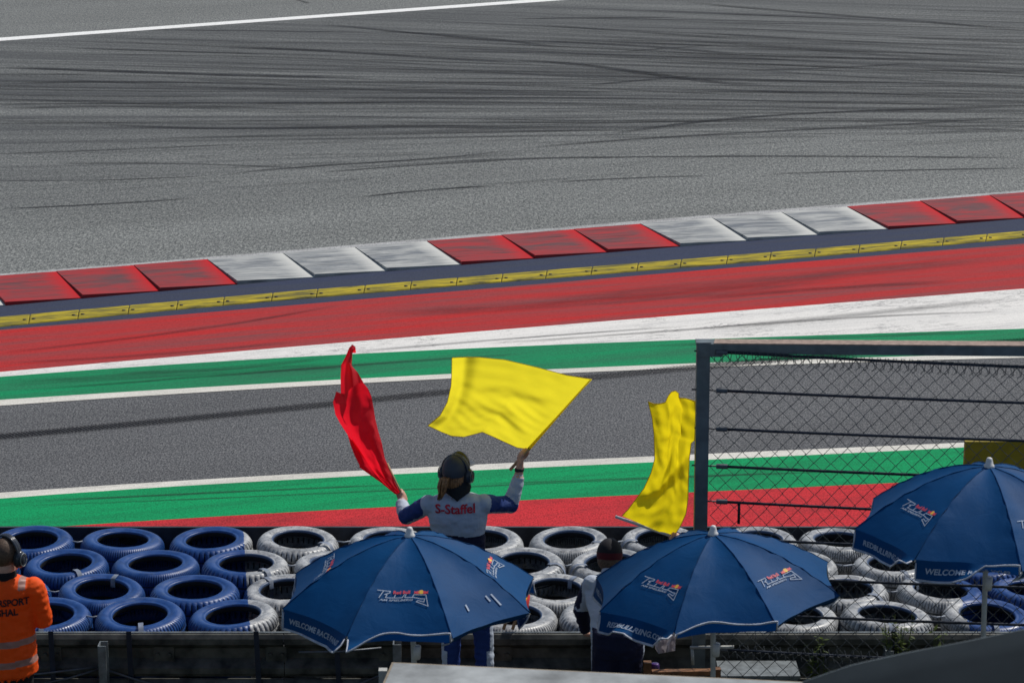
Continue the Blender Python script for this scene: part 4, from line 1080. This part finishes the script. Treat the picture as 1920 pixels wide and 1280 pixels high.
c8 = lambda P: [(600+x/2.595, 630+y/2.595) for x, y in P]
fl = thing('flag', YF0, 'large yellow flag spread flat in the wind above the marshal', 'flag')
top = c8([(642, 105), (700, 102), (780, 103), (900, 115), (1050, 150), (1200, 190), (1325, 210)]); bot = c8([(525, 435), (590, 465), (640, 485), (700, 490), (790, 466), (850, 492), (900, 515), (960, 542), (1010, 548)])
lf = c8([(642, 105), (641, 170), (638, 240), (620, 320), (585, 385), (525, 435)]); rt = c8([(1325, 210), (1010, 548)])
nu, nv = 90, 70; gd = coons(top, bot, lf, rt, nu, nv)
def dep(u, v):
    e = (1-u)
    d = -.30*(1-v)*(.8+.2*u)-.05*(1-u)                      # shaped to lean toward the camera, so the sun shines brighter through it
    d += .07*math.sin(.6+u*2.6+v*2.2)*e
    ph = v*17-u*5.5
    d += .010*math.sin(ph+1.2*math.sin(u*4))*math.exp(-((v-.62)/.25)**2)*min(1, u*2.2)*min(1, e*4)
    d += .005*math.sin(v*33-u*12+2*math.sin(u*5))*math.exp(-((v-.78)/.2)**2)*math.exp(-((u-.7)/.3)**2)*min(1, e*6)
    d += -.075*math.exp(-((u-.09)/.06)**2)*(1-v*.6)-.03*math.exp(-((v-.36-.10*math.sin(u*3))/.07)**2)*e*u*2+.02*math.exp(-(v/.08)**2)*e
    d += .0028*math.sin(v*64-u*26+3*math.sin(u*4+v*3))*math.exp(-((v-.66)/.22)**2)*min(1, e*6)*min(1, u*3)+.006*mnoise.noise((u*7, v*10, 1))*min(1, e*5)
    return d
v, f = sheet(gd, YW+.21, dep); cl_ = obj('cloth', v, f, M['flag_yellow'], fl)
hem(v, nu, nv, ('left', 'bottom', 'top'), .0022).build('hem', M['hem_y'], cl_)
b = MB(); b.tube([YF0, YF0.lerp(YF1, .12), YF0.lerp(YF1, .25)], .0105, 10); b.build('stick', M['wood'], fl)
b = MB(); b.tube([YF0.lerp(YF1, .235), YF0.lerp(YF1, .6), YF0.lerp(YF1, 1.0)], [.011, .006, .004], 10); b.build('sleeve', M['flag_yellow'], fl)
cr = lambda P: [(600+x/3.88, 630+y/3.88) for x, y in P]
fl = thing('flag', RF0, 'red flag twisted by the wind in the left hand of the marshal', 'flag')
rd = MB()
# main fold, then the part curling up behind it, then the flap underneath
gd = coons(cr([(118, 402), (150, 415), (185, 420), (225, 378), (280, 340), (320, 345), (352, 385)]), cr([(556, 1152), (570, 1145), (582, 1134)]), cr([(118, 402), (95, 480), (112, 570), (150, 640), (205, 722), (290, 850), (400, 1000), (470, 1075), (556, 1152)]),
           cr([(352, 385), (372, 432), (388, 510), (402, 600), (424, 690), (452, 785), (470, 880), (500, 960), (540, 1050), (582, 1134)]), 44, 90)
def dr_(u, v):
    w = (1-v)**.6
    return -.09*math.sin(math.pi*u)*w+.018*math.sin(u*11+v*5)*w+.02*math.sin(u*4-v*9)*w+.012*mnoise.noise((u*5, v*12, 4))+.05*math.exp(-(u/.12)**2)*w
v, f = sheet(gd, YW+.33, dr_); rd.add(v, f)
gd = coons(cr([(212, 85), (235, 60), (258, 78), (262, 122)]), cr([(152, 425), (200, 430), (280, 400), (340, 400)]), cr([(212, 85), (185, 150), (153, 210), (150, 320), (152, 425)]), cr([(262, 122), (236, 122), (230, 215), (275, 265), (315, 335), (340, 400)]), 30, 50)
v, f = sheet(gd, YW+.40, lambda u, v: .06*math.sin(u*6.5+v*2.2)-.05*v+.012*math.sin(u*15+v*4)); rd.add(v, f)
gd = coons(cr([(200, 715), (215, 725), (240, 740)]), cr([(545, 1148), (556, 1150), (566, 1146)]), cr([(200, 715), (225, 800), (250, 865), (290, 945), (283, 950), (340, 992), (440, 1062), (545, 1148)]), cr([(240, 740), (350, 850), (420, 950), (480, 1050), (566, 1146)]), 20, 60)
v, f = sheet(gd, YW+.37, lambda u, v: .05*math.sin(u*3.2)*(1-v)+.012*math.sin(u*9+v*12)*(1-v)); rd.add(v, f)
cl_ = rd.build('cloth', M['flag_red'], fl)
b = MB(); b.tube([W(760, 940, .35), W(742, 905, .345), W(725, 868, .36)], .010, 10); b.build('stick', M['wood'], fl)
cy = lambda P: [(1130+x/4, 710+y/4) for x, y in P]
fl = thing('flag', FB, 'narrow yellow flag on a white stick beside the steel fence post', 'flag')
top = cy([(340, 170), (385, 187), (430, 186), (470, 175), (490, 130), (515, 98), (545, 90), (570, 108), (572, 142), (620, 145), (690, 165)]); bot = cy([(145, 1025), (525, 1190)])
lf = cy([(340, 170), (370, 290), (385, 420), (390, 600), (365, 700), (310, 820), (250, 900), (190, 980), (145, 1025)]); rt = cy([(690, 165), (712, 270), (695, 340), (690, 460), (665, 480), (650, 600), (645, 720), (640, 900), (625, 1010), (580, 1110), (525, 1190)])
nu, nv = 60, 90; gd = coons(top, bot, lf, rt, nu, nv)
def dep2(u, v):
    d = .028*math.sin(u*6+v*2)*(1-v)+.004*math.sin(u*17-v*3)*(1-v*.5)-.05*(1-v)
    ln = u-(1.12-.95*(v-.30)/.45)                          # the sheet buckles along a slanting crease
    d += .09*math.exp(-(ln/.2)**2)*(1 if .2 < v < .95 else .4)*math.sin(math.pi*min(1, max(0, (v-.25)/.6)))
    d += -.05*math.exp(-((u-.62)/.10)**2)*math.exp(-((1-v)/.12)**2)+.010*mnoise.noise((u*7, v*13, 8))
    return d
v, f = sheet(gd, YC+.40, dep2); cl_ = obj('cloth', v, f, M['flag_yellow_dark'], fl)
hem(v, nu, nv, ('left', 'right', 'top'), .0025).build('hem', M['hem_y'], cl_)
b = MB(); b.tube([FA, FB], .0105, 10); b.build('stick', M['white_plastic'], fl)

# rolled flags leaning on the rail
fl = thing('flag', V(965, 1165, YR-.05), 'red and yellow striped flag furled on the tyres beside the umbrella', 'flag')
b = MB()
for k in range(5):
    pa, pb = V(958+k*4.2, 1160, YR-.02+.02*k), V(974+k*4.2, 1115, YR+.08+.02*k)
    b.tube([pa, pa.lerp(pb, .5)+Vector((.008*(-1)**k, -.01, 0)), pb], [.016, .022, .012], 8, k % 2)
b.build('cloth', [M['stripe_red'], M['flag_yellow']], fl)
for px in (944, 961):
    b = MB(); b.tube([V(px, 1179, YR-.06), V(px+22, 1112, YR+.10)], .011, 8); b.build('stick', M['wood'], fl)
fl = thing('flag', V(1240, 1190, YR-.1), 'white flag bunched over the guardrail with its wooden stick', 'flag')
cw = lambda P: [(1060+x/4.268, 980+y/4.268) for x, y in P]
gd = coons(cw([(690, 800), (760, 815), (850, 800), (940, 800)]), cw([(745, 1045), (800, 1035), (880, 1020)]), cw([(690, 800), (700, 870), (725, 950), (718, 1000), (745, 1045)]), cw([(940, 800), (930, 870), (890, 880), (880, 960), (880, 1020)]), 40, 40)
v, f = sheet(gd, YR-.10, lambda u, v: .03*math.sin(u*13+v*4)+.03*math.sin(v*7+u*3)*(1-v)+.02*mnoise.noise((u*6, v*6, 2))); obj('cloth', v, f, M['pale_cloth'], fl)
b = MB(); b.tube([V(1247, 1193, YR-.16), V(1262, 1163, YR-.06)], .012, 8); b.build('stick', M['wood'], fl)

# ------------------------------------------------------------------ wooden bench, can, box, weeds
bn = thing('bench', V(1280, 1262, 14.75), 'low brown wooden bench at the foot of the fence post', 'bench')
YB = 14.75; pL, pR = V(1214, 1240, YB), V(1344, 1252, YB)
for p in (pL, pR):
    b = MB(); b.box((p.x, YB, (p.z+GZ)/2), (.05, .05, p.z-GZ)); b.build('leg', M['wood_dark'], bn, smooth=False)
b = MB(); b.bar(pL+Vector((.03, 0, -.075)), pR+Vector((-.03, 0, -.025)), .03, .05, up=Vector((0, 1, 0))); b.build('back_rail', M['wood_dark'], bn, smooth=False)
b = MB(); b.box(((pL.x+pR.x)/2, YB-.16, (pL.z+pR.z)/2-.28), (pR.x-pL.x, .30, .03)); b.build('seat', M['wood_dark'], bn, smooth=False)
for p in (pL, pR):
    b = MB(); b.box((p.x, YB-.28, (p.z-.3+GZ)/2), (.05, .05, p.z-.3-GZ)); b.build('leg', M['wood_dark'], bn, smooth=False)
p = V(1228, 1251, YB+.07); v, f = rings([(Vector((p.x, p.y, z)), X_*r, Y_*r) for z, r in ((p.z-.1, .026), (p.z-.095, .03), (p.z+.02, .03), (p.z+.03, .024), (p.z+.032, .02))], 16)
cn = obj('can', v, f, [M['can']], label='small purple drinks can standing behind the wooden bench rail', cat='can')
v, f = rings([(Vector((p.x, p.y, z)), X_*.031, Y_*.031) for z in (GZ, p.z-.1)], 12)
bx_ = thing('box', V(1430, 1258, 15.36)-Vector((0, 0, .4)), 'pale grey box on the ground behind the chain link fence', 'box')
p0, p1 = V(1350, 1258, 15.36), V(1492, 1258, 15.36); b = MB(); zt = p0.z
b.box(((p0.x+p1.x)/2, 15.36, (zt+GZ)/2), (p1.x-p0.x, .24, zt-GZ)); b.build('body', M['galv'], bx_, smooth=False)
b = MB(); b.box(((p0.x+p1.x)/2, 15.36, zt+.012), (p1.x-p0.x+.03, .27, .022)); b.build('lid', M['galv'], bx_, smooth=False)
def weed(px, py, sz, n, label, seed):
    rn = random.Random(seed); base = V(px, py, YR-.09); t = thing('weed', (base.x, base.y, GZ), label, 'plant', 'weeds growing along the guardrail')
    st2 = MB(); lf2 = MB()
    for k in range(n):
        tip = base+Vector((rn.uniform(-1, 1)*sz*.7, rn.uniform(-.07, .05), rn.uniform(.25, 1.0)*sz)); b0 = Vector((base.x+rn.uniform(-.03, .03), base.y, GZ)); mid = b0.lerp(tip, .6)+Vector((rn.uniform(-.03, .03), 0, .03))
        st2.tube([b0, mid, tip], [.004, .003, .0015], 5)
        for q in range(9):
            c = mid.lerp(tip, rn.uniform(-.3, 1)); a = rn.uniform(0, 6.28); d = Vector((math.cos(a), math.sin(a)*.7, rn.uniform(-.3, .6))).normalized(); s_ = d.cross(Z_).normalized(); ln = rn.uniform(.03, .06)
            lf2.add([c, c+d*ln*.5+s_*ln*.22, c+d*ln, c+d*ln*.5-s_*ln*.22], [(0, 1, 2, 3)])
    st2.build('stem', M['leaf'], t); lf2.build('foliage', M['leaf'], t, smooth=False)
weed(1690, 1212, .26, 15, 'leafy green weed below the white tyres at the right of the guardrail', 3)
weed(1536, 1222, .12, 6, 'small brownish weed growing low at the guardrail under the fence', 5)
weed(1762, 1216, .18, 6, 'thin green weed sprouting under the blue tyre at the right', 9)

# ------------------------------------------------------------------ hut roof and tarpaulin nearest the camera
zr = 2.75
q = [G(735, 1239, zr), G(1513, 1276, zr), None, None]; bdir = (q[1]-q[0]); side = (G(716, 1282, zr)-q[0]).normalized()
q[2] = q[1]+side*3.2; q[3] = q[0]+side*3.2
hut = thing('hut', Vector(((q[0].x+q[1].x)/2, q[0].y-1.6, GZ)), 'small hut with a flat pale grey roof at the bottom of the picture', 'hut')
def prism(qs, z0, z1):
    v = [Vector((p.x, p.y, z)) for z in (z0, z1) for p in qs]; return v, [(3, 2, 1, 0), (4, 5, 6, 7), (0, 1, 5, 4), (1, 2, 6, 5), (2, 3, 7, 6), (3, 0, 4, 7)]
qq = [p.copy() for p in q]; v, f = prism(qq, zr-.06, zr-.004); obj('roof_edge', v, f, M['roof_edge'], hut, smooth=False)
cq = sum(q, Vector())/4; v, f = prism([p.lerp(cq, .012) for p in q], zr-.003, zr); obj('roof', v, f, M['roof'], hut, smooth=False)
v, f = prism([p.lerp(cq, .05) for p in q], GZ-.05, zr-.062); obj('wall', v, f, M['roof'], hut, smooth=False)
p = G(726, 1240, zr); b = MB(); b.bar((p.x-.02, p.y-.02, GZ), (p.x-.02, p.y-.02, zr-.03), .04, .04, up=Vector((0, 1, 0))); b.build('corner_post', M['pole'], hut, smooth=False)
# tarpaulin: a sagging sheet over a frame
tp = thing('tarpaulin', V(1850, 1260, 6.6)-Vector((0, 0, 4)), 'blurred dark grey tarpaulin canopy in the bottom right corner', 'canopy')
edge = arc([(1440, 1330), (1510, 1283), (1600, 1252), (1700, 1230), (1820, 1207), (1920, 1186), (2050, 1168), (2250, 1150)], 30); v, f = [], []
for j in range(14):
    for i in range(30):
        p = V(edge[i, 0], edge[i, 1], 6.6-.0*i); t = j/13
        v.append(p+Vector((.05*t, -1.3*t, -.62*t**1.35+.02*math.sin(i*.6+t*4)*t)))
n = 30
for j in range(13):
    for i in range(n-1): a = j*n+i; f.append((a, a+1, a+n+1, a+n))
o_ = obj('sheet', v, f, M['tarp'], tp); md = o_.modifiers.new('thickness', 'SOLIDIFY'); md.thickness = .012; md.offset = -1
e = MB(); e.tube(v[:n], .012, 8); e.build('frame_bar', M['post'], tp)
for i in (2, 27):
    e = MB(); e.tube([v[i]+Vector((0, 0, -.01)), Vector((v[i].x, v[i].y, GZ))], .02, 8); e.build('post', M['post'], tp)
